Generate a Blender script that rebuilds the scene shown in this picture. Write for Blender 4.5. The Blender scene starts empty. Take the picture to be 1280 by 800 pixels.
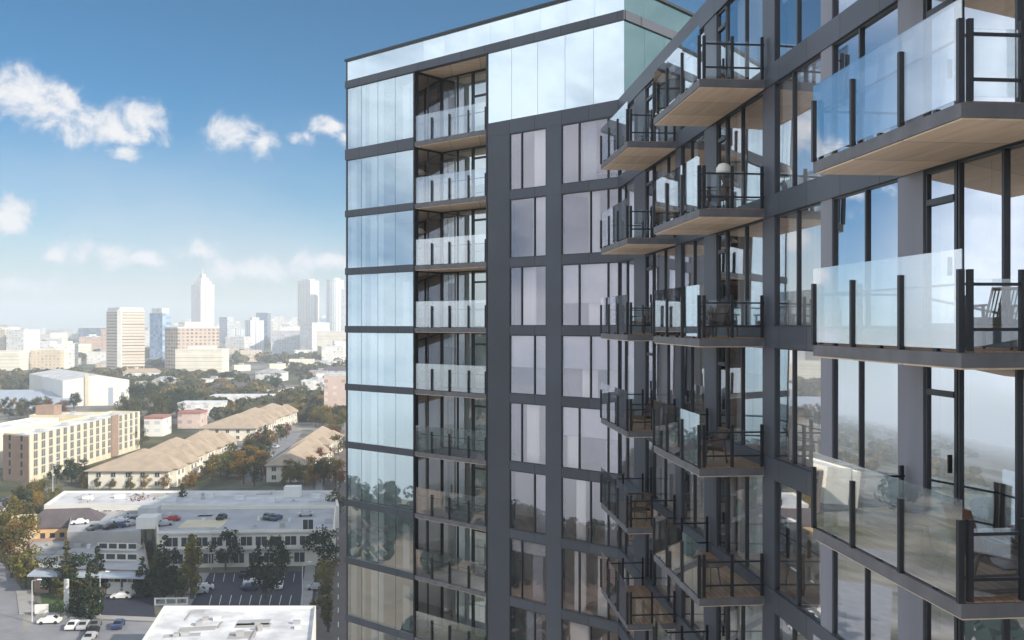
import bpy, math, random
from mathutils import Vector, Matrix, noise as mnoise
rnd = random.Random(7)
sc = bpy.context.scene
COL = sc.collection
R = math.radians
FPX, HZ, CX = 1210.0, 404.0, 640.0      # focal length, horizon row and centre column of the photograph (1280 wide)
GZ = -55.0                              # the street lies 55 m under the eye

# ------------------------------------------------------------------ helpers
class MB:
    """collects faces and links them as ONE mesh object"""
    def __init__(s): s.v = []; s.f = []; s.m = []; s.uv = []; s.mi = 0
    def face(s, pts, uv=None):
        n = len(s.v); s.v += [tuple(p) for p in pts]; s.f.append(list(range(n, n+len(pts)))); s.m.append(s.mi)
        s.uv += list(uv) if uv else [(p[0], p[1]) for p in pts]
        return s
    def hexa(s, b, t):
        """b, t: four bottom / top points in the same order"""
        n = len(s.v); s.v += [tuple(p) for p in b] + [tuple(p) for p in t]
        for q in ((3,2,1,0),(4,5,6,7),(0,1,5,4),(1,2,6,5),(2,3,7,6),(3,0,4,7)):
            s.f.append([n+i for i in q]); s.m.append(s.mi); s.uv += [(0,0),(1,0),(1,1),(0,1)]
        return s
    def box(s, x0, x1, y0, y1, z0, z1):
        q = ((x0,y0),(x1,y0),(x1,y1),(x0,y1))
        return s.hexa([(a,b,z0) for a,b in q], [(a,b,z1) for a,b in q])
    def prism(s, pts, z0, z1, top=True, bottom=True, sides=True):
        n = len(pts); u = 0
        if sides:
            for i in range(n):
                a, b = pts[i], pts[(i+1) % n]; L = math.hypot(b[0]-a[0], b[1]-a[1])
                s.face([(a[0],a[1],z0),(b[0],b[1],z0),(b[0],b[1],z1),(a[0],a[1],z1)], [(u,z0-GZ),(u+L,z0-GZ),(u+L,z1-GZ),(u,z1-GZ)])
                u += math.ceil(L)
        if top: s.face([(a,b,z1) for a,b in pts])
        if bottom: s.face([(a,b,z0) for a,b in reversed(pts)])
        return s
    def tube(s, p0, p1, r0, r1=None, n=8, cap=True):
        p0, p1 = Vector(p0), Vector(p1); r1 = r0 if r1 is None else r1
        d = (p1-p0).normalized(); a = d.orthogonal().normalized(); b = d.cross(a)
        i0 = len(s.v)
        for p, r in ((p0,r0),(p1,r1)):
            for k in range(n):
                t = 2*math.pi*k/n; s.v.append(tuple(p + a*(r*math.cos(t)) + b*(r*math.sin(t))))
        for k in range(n):
            j = (k+1) % n; s.f.append([i0+k,i0+j,i0+n+j,i0+n+k]); s.m.append(s.mi); s.uv += [(0,0)]*4
        if cap:
            s.f.append([i0+k for k in range(n)][::-1]); s.m.append(s.mi); s.uv += [(0,0)]*n
            s.f.append([i0+n+k for k in range(n)]); s.m.append(s.mi); s.uv += [(0,0)]*n
        return s
    def lathe(s, prof, n=14, c=(0,0,0)):
        i0 = len(s.v)
        for r, z in prof:
            for k in range(n):
                t = 2*math.pi*k/n; s.v.append((c[0]+r*math.cos(t), c[1]+r*math.sin(t), c[2]+z))
        for i in range(len(prof)-1):
            for k in range(n):
                j = (k+1) % n
                s.f.append([i0+i*n+k, i0+i*n+j, i0+(i+1)*n+j, i0+(i+1)*n+k]); s.m.append(s.mi); s.uv += [(0,0)]*4
        return s
    def mesh(s, name, mats):
        me = bpy.data.meshes.new(name)
        me.from_pydata(s.v, [], s.f)
        for m in (mats if isinstance(mats, (list,tuple)) else [mats]): me.materials.append(m)
        for p, i in zip(me.polygons, s.m): p.material_index = i
        l = me.uv_layers.new(name='UVMap'); l.data.foreach_set('uv', [c for q in s.uv for c in q])
        return me
    def build(s, name, mats, parent=None, off=(0,0,0)):
        """off: the world position of the parent, when the points were given in world coordinates"""
        if off != (0,0,0): s.v = [(x-off[0], y-off[1], z-off[2]) for x,y,z in s.v]
        return link(name, s.mesh(name, mats), parent)
def link(name, data, parent=None, loc=(0,0,0), rz=0):
    o = bpy.data.objects.new(name, data); COL.objects.link(o); o.parent = parent
    o.location = loc; o.rotation_euler = (0,0,rz); return o
def tag(o, label=None, cat=None, group=None, kind=None):
    for k, v in (('label',label),('category',cat),('group',group),('kind',kind)):
        if v: o[k] = v
    return o
def thing(name, label, cat, loc=(0,0,0), rz=0, group=None):
    return tag(link(name, None, None, loc, rz), label, cat, group)
def copy_tree(o, parent=None):
    c = o.copy(); COL.objects.link(c); c.parent = parent
    for ch in o.children: copy_tree(ch, c)
    return c
def shade_smooth(o):
    for p in o.data.polygons: p.use_smooth = True
    return o
def ray(px): return (px-CX)/FPX
def at(px, py, z=GZ):
    """the point at height z that the photograph shows at (px, py)"""
    D = -z*FPX/(py-HZ); return (ray(px)*D, D)

# ------------------------------------------------------------------ materials
def nodes(name):
    m = bpy.data.materials.new(name); m.use_nodes = True
    nt = m.node_tree; b = nt.nodes['Principled BSDF']
    return m, nt, b
def N(nt, t, **kw):
    n = nt.nodes.new(t)
    for k, v in kw.items():
        if k == 'inp':
            for i, x in v.items(): n.inputs[i].default_value = x
        else: setattr(n, k, v)
    return n
def math_n(nt, op, a, b=None, clamp=False):
    n = N(nt, 'ShaderNodeMath', operation=op, use_clamp=clamp)
    for i, x in enumerate((a,b)):
        if x is None: continue
        if isinstance(x, (int,float)): n.inputs[i].default_value = x
        else: nt.links.new(x, n.inputs[i])
    return n.outputs[0]
def mixc(nt, f, a, b):
    n = N(nt, 'ShaderNodeMix', data_type='RGBA')
    for s, x in ((0,f),(6,a),(7,b)):
        if isinstance(x, (int,float)): n.inputs[s].default_value = x
        elif isinstance(x, tuple): n.inputs[s].default_value = (*x[:3],1)
        else: nt.links.new(x, n.inputs[s])
    return n.outputs[2]
def noise_out(nt, scale, detail=4, coord='Object', rough=.55, stretch=None):
    tc = N(nt, 'ShaderNodeTexCoord'); n = N(nt, 'ShaderNodeTexNoise', inp={'Scale':scale,'Detail':detail,'Roughness':rough})
    src = tc.outputs[coord]
    if stretch:
        mp = N(nt, 'ShaderNodeMapping', inp={'Scale':stretch}); nt.links.new(src, mp.inputs[0]); src = mp.outputs[0]
    nt.links.new(src, n.inputs['Vector']); return n.outputs[0]
def ramp01(nt, x, lo, hi):
    n = N(nt, 'ShaderNodeMapRange', inp={1:lo,2:hi,3:0,4:1}); n.clamp = True
    nt.links.new(x, n.inputs[0]); return n.outputs[0]
def plain(name, col, rough=.6, metal=0, var=.18, scale=.6, col2=None, spec=.5, use_obj=False, stretch=None):
    m, nt, b = nodes(name)
    f = ramp01(nt, noise_out(nt, scale, stretch=stretch), .3, .7)
    base = col
    if use_obj:
        oi = N(nt, 'ShaderNodeObjectInfo'); base = oi.outputs['Color']
        dk = mixc(nt, 1.0, base, base); hs = N(nt, 'ShaderNodeHueSaturation', inp={'Value':1-var}); nt.links.new(oi.outputs['Color'], hs.inputs['Color'])
        c = mixc(nt, f, hs.outputs[0], base)
    else:
        c2 = col2 or tuple(x*(1-var) for x in col)
        c = mixc(nt, f, c2, col)
    nt.links.new(c, b.inputs['Base Color'])
    b.inputs['Roughness'].default_value = rough; b.inputs['Metallic'].default_value = metal
    b.inputs['Specular IOR Level'].default_value = spec
    return m
TILT = .105      # facade and guard panes lean a little, so they mirror what lies lower
def glass(name, f0, f1, power, tint, trans, rough=.012, tilt=.125, wob=.0008, see=1.0):
    """a thin pane: a tinted see-through layer under a mirror layer that grows towards grazing views"""
    m, nt, b = nodes(name); nt.nodes.remove(b)
    out = nt.nodes['Material Output']
    g = N(nt, 'ShaderNodeNewGeometry'); oi = N(nt, 'ShaderNodeObjectInfo')
    tc = N(nt, 'ShaderNodeTexCoord')
    nz = N(nt, 'ShaderNodeTexNoise', inp={'Scale':.55,'Detail':1.5}); nt.links.new(g.outputs['Position'], nz.inputs['Vector'])
    wv = N(nt, 'ShaderNodeVectorMath', operation='SUBTRACT', inp={1:(.5,.5,.5)}); nt.links.new(nz.outputs['Color'], wv.inputs[0])
    ws = N(nt, 'ShaderNodeVectorMath', operation='SCALE', inp={'Scale':wob*2}); nt.links.new(wv.outputs[0], ws.inputs[0])
    # each pane sits at a slightly different angle
    wn = N(nt, 'ShaderNodeTexWhiteNoise', noise_dimensions='1D'); nt.links.new(oi.outputs['Random'], wn.inputs['W'])
    pv = N(nt, 'ShaderNodeVectorMath', operation='SUBTRACT', inp={1:(.5,.5,.5)}); nt.links.new(wn.outputs['Color'], pv.inputs[0])
    ps = N(nt, 'ShaderNodeVectorMath', operation='SCALE', inp={'Scale':.010}); nt.links.new(pv.outputs[0], ps.inputs[0])
    a1 = N(nt, 'ShaderNodeVectorMath', operation='ADD'); nt.links.new(ws.outputs[0], a1.inputs[0]); nt.links.new(ps.outputs[0], a1.inputs[1])
    a2 = N(nt, 'ShaderNodeVectorMath', operation='ADD', inp={1:(0,0,tilt)}); nt.links.new(g.outputs['Normal'], a2.inputs[0])
    a3 = N(nt, 'ShaderNodeVectorMath', operation='ADD'); nt.links.new(a2.outputs[0], a3.inputs[0]); nt.links.new(a1.outputs[0], a3.inputs[1])
    nn = N(nt, 'ShaderNodeVectorMath', operation='NORMALIZE'); nt.links.new(a3.outputs[0], nn.inputs[0])
    gl = N(nt, 'ShaderNodeBsdfGlossy', inp={'Color':(*tint,1),'Roughness':rough}); nt.links.new(nn.outputs[0], gl.inputs['Normal'])
    if see > 0:
        tr = N(nt, 'ShaderNodeBsdfTransparent', inp={'Color':(*trans,1)})
    else:
        tr = N(nt, 'ShaderNodeBsdfDiffuse', inp={'Color':(*trans,1)})
    lw = N(nt, 'ShaderNodeLayerWeight', inp={'Blend':.5})
    f = math_n(nt, 'POWER', lw.outputs['Facing'], power)
    f = math_n(nt, 'ADD', math_n(nt, 'MULTIPLY', f, f1-f0), f0, clamp=True)
    mx = N(nt, 'ShaderNodeMixShader'); nt.links.new(f, mx.inputs[0]); nt.links.new(tr.outputs[0], mx.inputs[1]); nt.links.new(gl.outputs[0], mx.inputs[2])
    nt.links.new(mx.outputs[0], out.inputs['Surface'])
    return m
M = {}
M['dark_metal'] = plain('dark_metal', (.072,.082,.106), .42, .0, .22, .35)
def add_joints(m, step=1.5, dirv=(-.55,.835,0), wd=.016):
    """cassette joints and a small tone change from one cassette to the next"""
    nt = m.node_tree; b = nt.nodes['Principled BSDF']; src = b.inputs['Base Color'].links[0].from_socket
    tc = N(nt, 'ShaderNodeTexCoord'); d = N(nt, 'ShaderNodeVectorMath', operation='DOT_PRODUCT', inp={1:dirv}); nt.links.new(tc.outputs['Object'], d.inputs[0])
    u = math_n(nt, 'DIVIDE', d.outputs['Value'], step); fr = math_n(nt, 'FRACT', u)
    wn = N(nt, 'ShaderNodeTexWhiteNoise', noise_dimensions='1D'); nt.links.new(math_n(nt, 'FLOOR', u), wn.inputs['W'])
    hs = N(nt, 'ShaderNodeHueSaturation'); nt.links.new(src, hs.inputs['Color'])
    nt.links.new(math_n(nt, 'ADD', math_n(nt, 'MULTIPLY', wn.outputs['Value'], .26), .87), hs.inputs['Value'])
    j = math_n(nt, 'LESS_THAN', fr, wd)
    nt.links.new(mixc(nt, j, hs.outputs[0], (.012,.013,.016)), b.inputs['Base Color'])
add_joints(M['dark_metal'])
M['post_metal'] = plain('post_metal', (.018,.021,.027), .4, .0, .2, 1.5)
M['frame_metal'] = plain('frame_metal', (.040,.045,.055), .4, .0, .2, .8)
M['grey_panel'] = plain('grey_panel', (.25,.255,.30), .5, 0, .14, .5, stretch=(3,3,.25))
M['fascia'] = plain('fascia', (.16,.16,.175), .55, 0, .35, 2.2)
M['soffit_wood'] = plain('soffit_wood', (.92,.72,.56), .55, 0, .22, 1.1, stretch=(.4,6,1))
M['deck_wood'] = plain('deck_wood', (.46,.29,.19), .6, 0, .35, 1.5, stretch=(.5,7,1))
add_joints(M['soffit_wood'], 1.55, (1,0,0), .009)
add_joints(M['deck_wood'], .14, (0,1,0), .06)
M['interior_wall'] = plain('interior_wall', (.82,.74,.66), .9, 0, .1, .4)
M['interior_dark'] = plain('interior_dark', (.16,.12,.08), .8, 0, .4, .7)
M['interior_floor'] = plain('interior_floor', (.60,.48,.38), .5, 0, .2, .9)
M['ceiling_white'] = plain('ceiling_white', (.82,.79,.75), .9, 0, .06, .4)
M['blind_grey'] = plain('blind_grey', (.46,.48,.54), .9, 0, .1, 2)
M['curtain'] = plain('curtain', (.85,.86,.86), .9, 0, .12, 3, stretch=(8,8,.1))
M['bay_glass'] = glass('bay_glass', .52, .95, 1.5, (.82,.95,1.0), (.90,.95,.96))
M['loggia_glass'] = glass('loggia_glass', .42, .92, 1.5, (.90,.97,.98), (.85,.9,.9), tilt=.0)
M['facade_glass'] = glass('facade_glass', .60, .96, 1.3, (.92,.95,1.0), (.90,.88,.88), tilt=.10)
M['far_glass'] = glass('far_glass', .32, .85, 1.6, (.94,.96,1.0), (.93,.91,.90), tilt=.02)
M['warm_glass'] = glass('warm_glass', .22, .80, 1.7, (.90,.88,.97), (.92,.88,.87))
M['spandrel_glass'] = glass('spandrel_glass', .60, .95, 1.6, (.84,.94,1.0), (.40,.50,.54), see=0)
M['teal_glass'] = glass('teal_glass', .16, .5, 2.0, (.62,.84,.86), (.025,.055,.06), see=0)
M['guard_glass'] = glass('guard_glass', .05, .98, 1.35, (.97,.98,1.0), (.94,.97,.97), wob=.0006, tilt=.06)
M['far_guard_glass'] = glass('far_guard_glass', .04, .92, 1.5, (.97,.98,1.0), (.95,.98,.98), wob=.0006, tilt=.0)
M['lamp_white'] = plain('lamp_white', (.9,.87,.8), .4, 0, .02)
M['chair_wood'] = plain('chair_wood', (.13,.068,.04), .45, 0, .35, 5, stretch=(1,1,6))
M['chair_cushion'] = plain('chair_cushion', (.10,.075,.06), .9, 0, .2, 6)
M['table_dark'] = plain('table_dark', (.05,.04,.035), .4, 0, .2, 5)
M['chair_white'] = plain('chair_white', (.62,.62,.60), .6, 0, .1, 5)

# ------------------------------------------------------------------ the apartment tower: frames
P0 = Vector((4.80, 41.5)); DA = Vector((-.7525, .6586)); NA = Vector((-.6586, -.7525)); DB = -NA
CDIR = Vector((-.0965, .9953)); NC = Vector((-.9953, -.0965)); CANG = math.atan2(CDIR.y, CDIR.x)
def A(s, n=0.0): p = P0 + DA*s + NA*n; return (p.x, p.y)
def B(b, n=0.0): p = P0 + DB*b + DA*(-n); return (p.x, p.y)
def Cw(y, n=0.0): p = Vector((8.65-.097*y, y)) + NC*n; return (p.x, p.y)
SJ = .26; YJ = 41.67                     # where the two wings meet
FH = 3.2
def zc(k): return -.33 + FH*k
KMIN, KTOP_C, KTOP_A = -6, 2, 3
ORG = (4.6, 41.7, GZ)
tower = thing('apartment_tower', 'dark glass apartment tower with stacked wood-bottomed balconies filling the picture side', 'building', ORG)
def part(mb, name, mat): return mb.build(name, mat, tower, ORG)
def strip(F, a, b, n0, n1, z0, z1, mb=None):
    """a box along a facade from a to b, from depth n0 to n1"""
    mb = mb or MB(); q = (F(a,n0), F(b,n0), F(b,n1), F(a,n1))
    return mb.hexa([(x,y,z0) for x,y in q], [(x,y,z1) for x,y in q])
def pane(F, a, b, n, z0, z1, mb=None):
    mb = mb or MB(); p, q = F(a,n), F(b,n)
    return mb.face([(*p,z0),(*q,z0),(*q,z1),(*p,z1)])
def window(F, name, a, b, z0, z1, mulls, gmat, n=-.05, fr=.045, transom=None):
    """frame bars as the part, its panes as the sub-part"""
    f = MB(); lo, hi = min(a,b), max(a,b)
    strip(F, lo, lo+fr, n-.05, n+.04, z0, z1, f); strip(F, hi-fr, hi, n-.05, n+.04, z0, z1, f)
    strip(F, lo+fr, hi-fr, n-.05, n+.04, z0, z0+fr, f); strip(F, lo+fr, hi-fr, n-.05, n+.04, z1-fr, z1, f)
    xs = [lo+fr] + [m for m in sorted(mulls)] + [hi-fr]
    for m in mulls: strip(F, m-.03, m+.03, n-.05, n+.05, z0+fr, z1-fr, f)
    if transom: strip(F, lo+fr, hi-fr, n-.05, n+.055, transom-.05, transom+.05, f)
    fo = part(f, name, M['frame_metal'])
    fo.matrix_parent_inverse = Matrix()
    for i in range(len(xs)-1):
        a0 = xs[i] + (.03 if i else 0); b0 = xs[i+1] - (.03 if i < len(xs)-2 else 0)
        p = pane(F, a0, b0, n, z0+fr, z1-fr); p.build('pane', gmat, fo, ORG)
    return fo
# --- horizontal bands (slab edges) on both wings
for k in range(KMIN, KTOP_A+1):
    z = zc(k)
    lo, hi = (z-.18, z+.18) if k < 3 else (9.04, 9.63)
    part(strip(A, 13.12, 18.67, -.30, .05, lo, hi), 'spandrel_band', M['dark_metal'])
    lo2, hi2 = (z-.21, z+.20) if k < 3 else (8.97, 9.63)
    part(strip(A, SJ, 7.99, -.30, .012, lo2, hi2), 'spandrel_band', M['dark_metal'])
    if k <= 3:
        lo3, hi3 = (z-.26, z+.25) if k < 3 else (8.97, 9.62)
        part(strip(Cw, 5.0, YJ-.02, -.35, .05, lo3, hi3), 'spandrel_band', M['dark_metal'])
part(strip(A, -.02, 18.67, -.30, .05, 13.03, 13.43), 'spandrel_band', M['dark_metal'])
part(strip(B, .06, 16, -.30, .05, 13.03, 13.43), 'spandrel_band', M['dark_metal'])
part(strip(B, .06, 16, -.30, .03, 9.05, 9.60), 'spandrel_band', M['dark_metal'])
part(strip(A, -.02, 18.70, -.30, .06, 14.53, 14.65), 'roof_coping', M['post_metal'])
part(strip(B, .06, 16, -.30, .06, 14.53, 14.65), 'roof_coping', M['post_metal'])
# --- piers and opaque panels, each running up the whole facade
ZB, ZT = zc(KMIN)-.3, 9.3
for a, b in ((7.99, 6.54), (4.30, 3.43)):
    part(strip(A, a, b, -.30, .004, ZB, 9.2), 'pier', M['dark_metal'])
for a, b, mat, nm in ((12.2,12.9,'dark_metal','pier'), (16.55,17.42,'grey_panel','wall_panel'), (20.19,20.75,'grey_panel','pier'), (23.44,24.26,'dark_metal','pier'),
                  (28.0,29.2,'dark_metal','wall_panel'), (31.8,32.5,'dark_metal','pier'), (36.75,38.7,'dark_metal','wall_panel'), (8.2,8.9,'grey_panel','pier')):
    part(strip(Cw, a, b, -.30, .02, ZB, 9.2), nm, M[mat])
part(strip(A, 13.06, 13.16, -.25, .03, ZB, 13.1), 'corner_post', M['post_metal'])
part(strip(A, 7.95, 8.03, -.25, .03, ZB, 13.1), 'corner_post', M['post_metal'])
# --- the glass bay at the far end, its curtains, the loggias and the dark wall's windows
for k in range(KMIN, KTOP_A+1):
    z0 = zc(k)+.18 if k < 3 else 9.63
    z1 = zc(k+1)-.18 if k < 2 else (9.04 if k == 2 else 13.03)
    fr = MB()
    for s in (13.2, 14.6, 16.0, 17.35): strip(A, s-.005, s+.005, -.09, -.035, z0, z1, fr)
    bay = part(fr, 'bay_window', M['frame_metal'])
    for a, b in ((13.212,14.588),(14.612,15.988),(16.012,17.338),(17.362,18.66)):
        pane(A, a, b, -.03, z0, z1).build('pane', M['bay_glass'], bay, ORG)
    r2 = random.Random(40+k)
    for a, b, t in ((18.62,18.1,1), (17.65,17.35,1), (17.05-.3*r2.random(),15.85,1), (14.3,13.8,0)):
        if not t and r2.random() < .5: continue
        cb = MB(); nn = 14
        top = z1-.05 if t else z1-.5
        for i in range(nn):
            sa, sb = a+(b-a)*i/nn, a+(b-a)*(i+1)/nn
            da, db = -.32+.05*(i%2), -.32+.05*((i+1)%2)
            pa, pb = A(sa,da), A(sb,db); cb.face([(*pa,z0),(*pb,z0),(*pb,top),(*pa,top)])
        cb.build('curtain', M['curtain'], bay, ORG)
    # return glass at the far end of the wing
    # loggia glazing
    lz0, lz1 = zc(k)+.10, (zc(k+1)-.16 if k < 3 else 13.02)
    fs = MB()
    def S(n, d=0.0): return A(13.12+d, n)       # the side wall, along its depth
    for n0 in (-.06,-.98,-1.96): strip(S, n0, n0-.05, -.03, .03, lz0, lz1, fs)
    strip(S, -.06, -2.0, -.04, .04, lz1-.07, lz1, fs)
    sw = part(fs, 'loggia_side_window', M['frame_metal'])
    for n0, n1 in ((-.11,-.98),(-1.03,-1.96)): pane(S, n0, n1, 0, lz0, lz1-.07).build('pane', M['warm_glass'], sw, ORG)
    BK = lambda s, n=0: A(s, -2.02+n)
    lw = window(BK, 'loggia_window', 10.86, 13.08, lz0, lz1, [11.93], M['loggia_glass'], n=0, fr=.05)
    window(BK, 'loggia_door', 9.76, 10.83, lz0, lz1, [], M['loggia_glass'], n=0, fr=.09, transom=lz0+2.35)
    window(BK, 'loggia_window', 8.1, 9.72, lz0, lz1, [], M['loggia_glass'], n=0, fr=.05)
    if k != -3:
        cb = MB(); nn = 44
        for i in range(nn):
            sa, sb = 8.2+4.3*i/nn, 8.2+4.3*(i+1)/nn
            pa, pb = A(sa,-2.35+.05*(i%2)), A(sb,-2.35+.05*((i+1)%2)); cb.face([(*pa,lz0),(*pb,lz0),(*pb,lz1-.1),(*pa,lz1-.1)])
        cb.build('curtain', M['curtain'], lw, ORG)
    part(strip(A, 7.9, 7.99, -2.0, -.30, lz0, lz1), 'loggia_side_wall', M['dark_metal'])
    # loggia floor with soffit, guard posts and glass
    L = MB(); q = [A(8.03,0.02),A(13.06,0.02),A(13.06,-2.0),A(8.03,-2.0)]
    L.prism(q, zc(k)-.12, zc(k)+.10); lg = part(L, 'loggia', M['fascia'])
    q2 = [A(8.05,-.03),A(13.04,-.03),A(13.04,-1.98),A(8.05,-1.98)]
    MB().prism(q2, zc(k)-.15, zc(k)-.123).build('soffit', M['soffit_wood'], lg, ORG)
    for s in (8.07, 9.22, 10.55, 11.81):
        strip(A, s-.035, s+.035, -.02, .045, zc(k)+.103, zc(k)+1.2).build('guard_post', M['post_metal'], lg, ORG)
    strip(A, 8.03, 13.06, -.12, -.09, zc(k)+1.0, zc(k)+1.03).build('handrail', M['post_metal'], lg, ORG)
    for a, b in ((8.04,9.21),(9.23,10.54),(10.56,11.80),(11.82,13.05)):
        strip(A, a, b, -.04, -.028, zc(k)+.13, zc(k)+1.45).build('guard_panel', M['guard_glass'], lg, ORG)
# ceiling of the top loggia
MB().prism([A(8.03,-.31),A(13.06,-.31),A(13.06,-2.0),A(8.03,-2.0)], 13.06, 13.12).build('loggia_ceiling', M['soffit_wood'], tower, ORG)
for k in range(KMIN, 3):
    z0, z1 = zc(k)+.20, (zc(k+1)-.21 if k < 2 else 8.97)
    odd = k % 2
    w1 = window(A, 'window', 4.30, 6.54, z0, z1, [5.01 if odd else 5.79], M['warm_glass'])
    w2 = window(A, 'window', SJ+.02, 3.43, z0, z1, [.85, 1.79 if odd else 2.42], M['warm_glass'])
    r4 = random.Random(k+400)
    for w_, lo, hi in ((w1,4.4,6.45),(w2,.4,3.35)):
        for _ in range(r4.choice((1,1,2))):
            c0 = r4.uniform(lo, hi-.6); wd = r4.uniform(.45,.9); cb = MB(); nn = int(wd*16)+2
            for i in range(nn):
                sa, sb = c0+wd*i/nn, c0+wd*(i+1)/nn
                pa, pb = A(min(sa,hi),-.4+.06*(i%2)), A(min(sb,hi),-.4+.06*((i+1)%2)); cb.face([(*pa,z0),(*pb,z0),(*pb,z1-.02),(*pa,z1-.02)])
            cb.build('curtain', M['curtain' if r4.random() < .6 else 'blind_grey'], w_, ORG)
        if r4.random() < .45:
            pane(A, lo-.05, hi+.05, -.16, z1-r4.uniform(.5,2.0), z1-.01).build('roller_blind', M['blind_grey'], w_, ORG)
    z0, z1 = zc(k)+.25, (zc(k+1)-.26 if k < 2 else 8.97)
    for a, b, me, mo in ((38.7,41.62,[40.1],[40.5]), (32.5,35.6,[34.0],[33.6]), (29.2,31.8,[30.4],[30.7]), (24.26,27.15,[25.6],[25.9]),
                         (20.75,23.44,[22.1],[22.35]), (17.42,20.19,[18.72],[18.98]), (12.9,15.52,[14.32],[14.0]), (8.9,12.2,[10.5],[10.9]), (5.1,8.2,[6.6],[6.9])):
        w = window(Cw, 'window', a, b, z0, z1, mo if odd else me, M['far_glass' if a > 20.5 else 'facade_glass'], fr=.036)
        r3 = random.Random(int(a*10)+k*77)
        if r3.random() < (.9 if a > 20.5 else .75):
            full = r3.random() < .85 and a > 20.5; wd = b-a-.2 if full else .65
            cb = MB(); c0 = a+.1 if full or r3.random() < .5 else b-.75; nn = int(wd*18)
            for i in range(nn):
                sa, sb = c0+wd*i/nn, c0+wd*(i+1)/nn
                pa, pb = Cw(sa,-.32+.05*(i%2)), Cw(sb,-.32+.05*((i+1)%2)); cb.face([(*pa,z0),(*pb,z0),(*pb,z1),(*pa,z1)])
            cb.build('curtain', M['curtain'], w, ORG)
        if r3.random() < .28:
            pane(Cw, a+.06, b-.06, -.16, z1-r3.uniform(.5,1.5), z1-.01).build('roller_blind', M['blind_grey'], w, ORG)
    for a, b in ((35.7,36.75),(27.2,28.0),(15.56,16.55)):
        d = window(Cw, 'glazed_door', a, b, z0, z1, [], M['far_glass' if a > 23 else 'facade_glass'], fr=.08, transom=z0+2.12)
        if a > 20.5 and random.Random(k*5+int(a)).random() < .6:
            cb = MB(); nn = 14
            for i in range(nn):
                sa, sb = a+.1+(b-a-.2)*i/nn, a+.1+(b-a-.2)*(i+1)/nn
                pa, pb = Cw(sa,-.32+.05*(i%2)), Cw(sb,-.32+.05*((i+1)%2)); cb.face([(*pa,z0),(*pb,z0),(*pb,z1),(*pa,z1)])
            cb.build('curtain', M['curtain'], d, ORG)
        h = MB(); strip(Cw, a+.11, a+.14, .0, .07, z0+.85, z0+1.15, h); h.build('handle', M['post_metal'], d, ORG)
# --- upper glass box: mirrored spandrel panes, parapet glass
e = [0.0, 1.62, 3.22, 4.82, 6.42, 7.95]
for a, b in zip(e, e[1:]): part(pane(A, a+.008, b-.008, -.02, 9.63, 13.03), 'facade_panel', M['spandrel_glass'])
n = 12
for i in range(n):
    a, b = 18.67*i/n, 18.67*(i+1)/n
    part(pane(A, a+.006, b-.006, -.02, 13.43, 14.53), 'parapet_panel', M['spandrel_glass'])
for i in range(10):
    a, b = .03+1.6*i, .03+1.6*(i+1)
    part(pane(B, a+.006, b-.006, -.02, 9.60, 13.03), 'side_panel', M['teal_glass'])
    part(pane(B, a+.006, b-.006, -.02, 13.43, 14.53), 'side_panel', M['teal_glass'])
# --- floors, roofs, inner walls
back = [(-1.3,62.6),(20,52),(20.5,6)]
outl = [Cw(5.1,-.36), Cw(YJ-.3,-.36), A(7.9,-.31), A(7.9,-2.1), A(13.2,-2.1), A(13.2,-.31), A(18.6,-.31)] + back
for k in range(KMIN, 4):
    part(MB().prism(outl, zc(k)-.14, zc(k)+.12), 'floor_slab', [M['ceiling_white']])
    part(MB().prism(outl, zc(k)+.125, zc(k)+.14, bottom=False), 'floor_finish', M['interior_floor'])
for k in range(KMIN, 3):
    z0, z1 = zc(k)+.145, zc(k+1)-.15
    part(strip(Cw, 5.1, 36, -3.2, -3.0, z0, z1), 'inner_wall', M['interior_wall'])
    part(strip(A, -1, 13.3, -3.2, -3.0, z0, z1), 'inner_wall', M['interior_wall'])
    for y in (12.5, 20.5, 24.0, 32.0): part(strip(Cw, y-.1, y+.1, -2.98, -.4, z0, z1), 'partition_wall', M['interior_wall'])
    part(strip(A, 3.8, 4.0, -2.98, -.4, z0, z1), 'partition_wall', M['interior_wall'])
for k in range(KMIN, 4):
    z0, z1 = zc(k)+.145, (zc(k+1)-.15 if k < 3 else 13.0)
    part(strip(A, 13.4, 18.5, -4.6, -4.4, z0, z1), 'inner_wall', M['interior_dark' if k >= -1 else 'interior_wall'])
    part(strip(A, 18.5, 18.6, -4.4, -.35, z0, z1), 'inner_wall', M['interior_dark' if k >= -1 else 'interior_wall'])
roofp = [A(.1,-.31), A(18.6,-.31), (-1.3,62.6), B(16,.0)]
part(MB().prism(roofp, 13.1, 13.4), 'roof', M['fascia'])
part(MB().prism([Cw(5.1,-.4), Cw(YJ-.4,-.4), B(4,-.4), B(15,-.4), (20,52), (20.5,6)], 9.2, 9.34), 'roof', M['fascia'])
part(strip(lambda s, n=0: tuple(Vector(A(18.64,0))+DB*s+DA*n), 0, 12, -.1, 0, GZ, 14.5), 'end_wall', M['dark_metal'])
part(MB().prism([Cw(5.1,-.1), Cw(YJ-.1,-.1), A(18.6,-.1)] + back, GZ, ZB+.02), 'lower_storeys', M['dark_metal'])
bw = MB()
for p, q in zip(back, back[1:]): bw.face([(*p,GZ),(*q,GZ),(*q,9.3),(*p,9.3)])
part(bw, 'rear_wall', M['dark_metal'])

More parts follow.
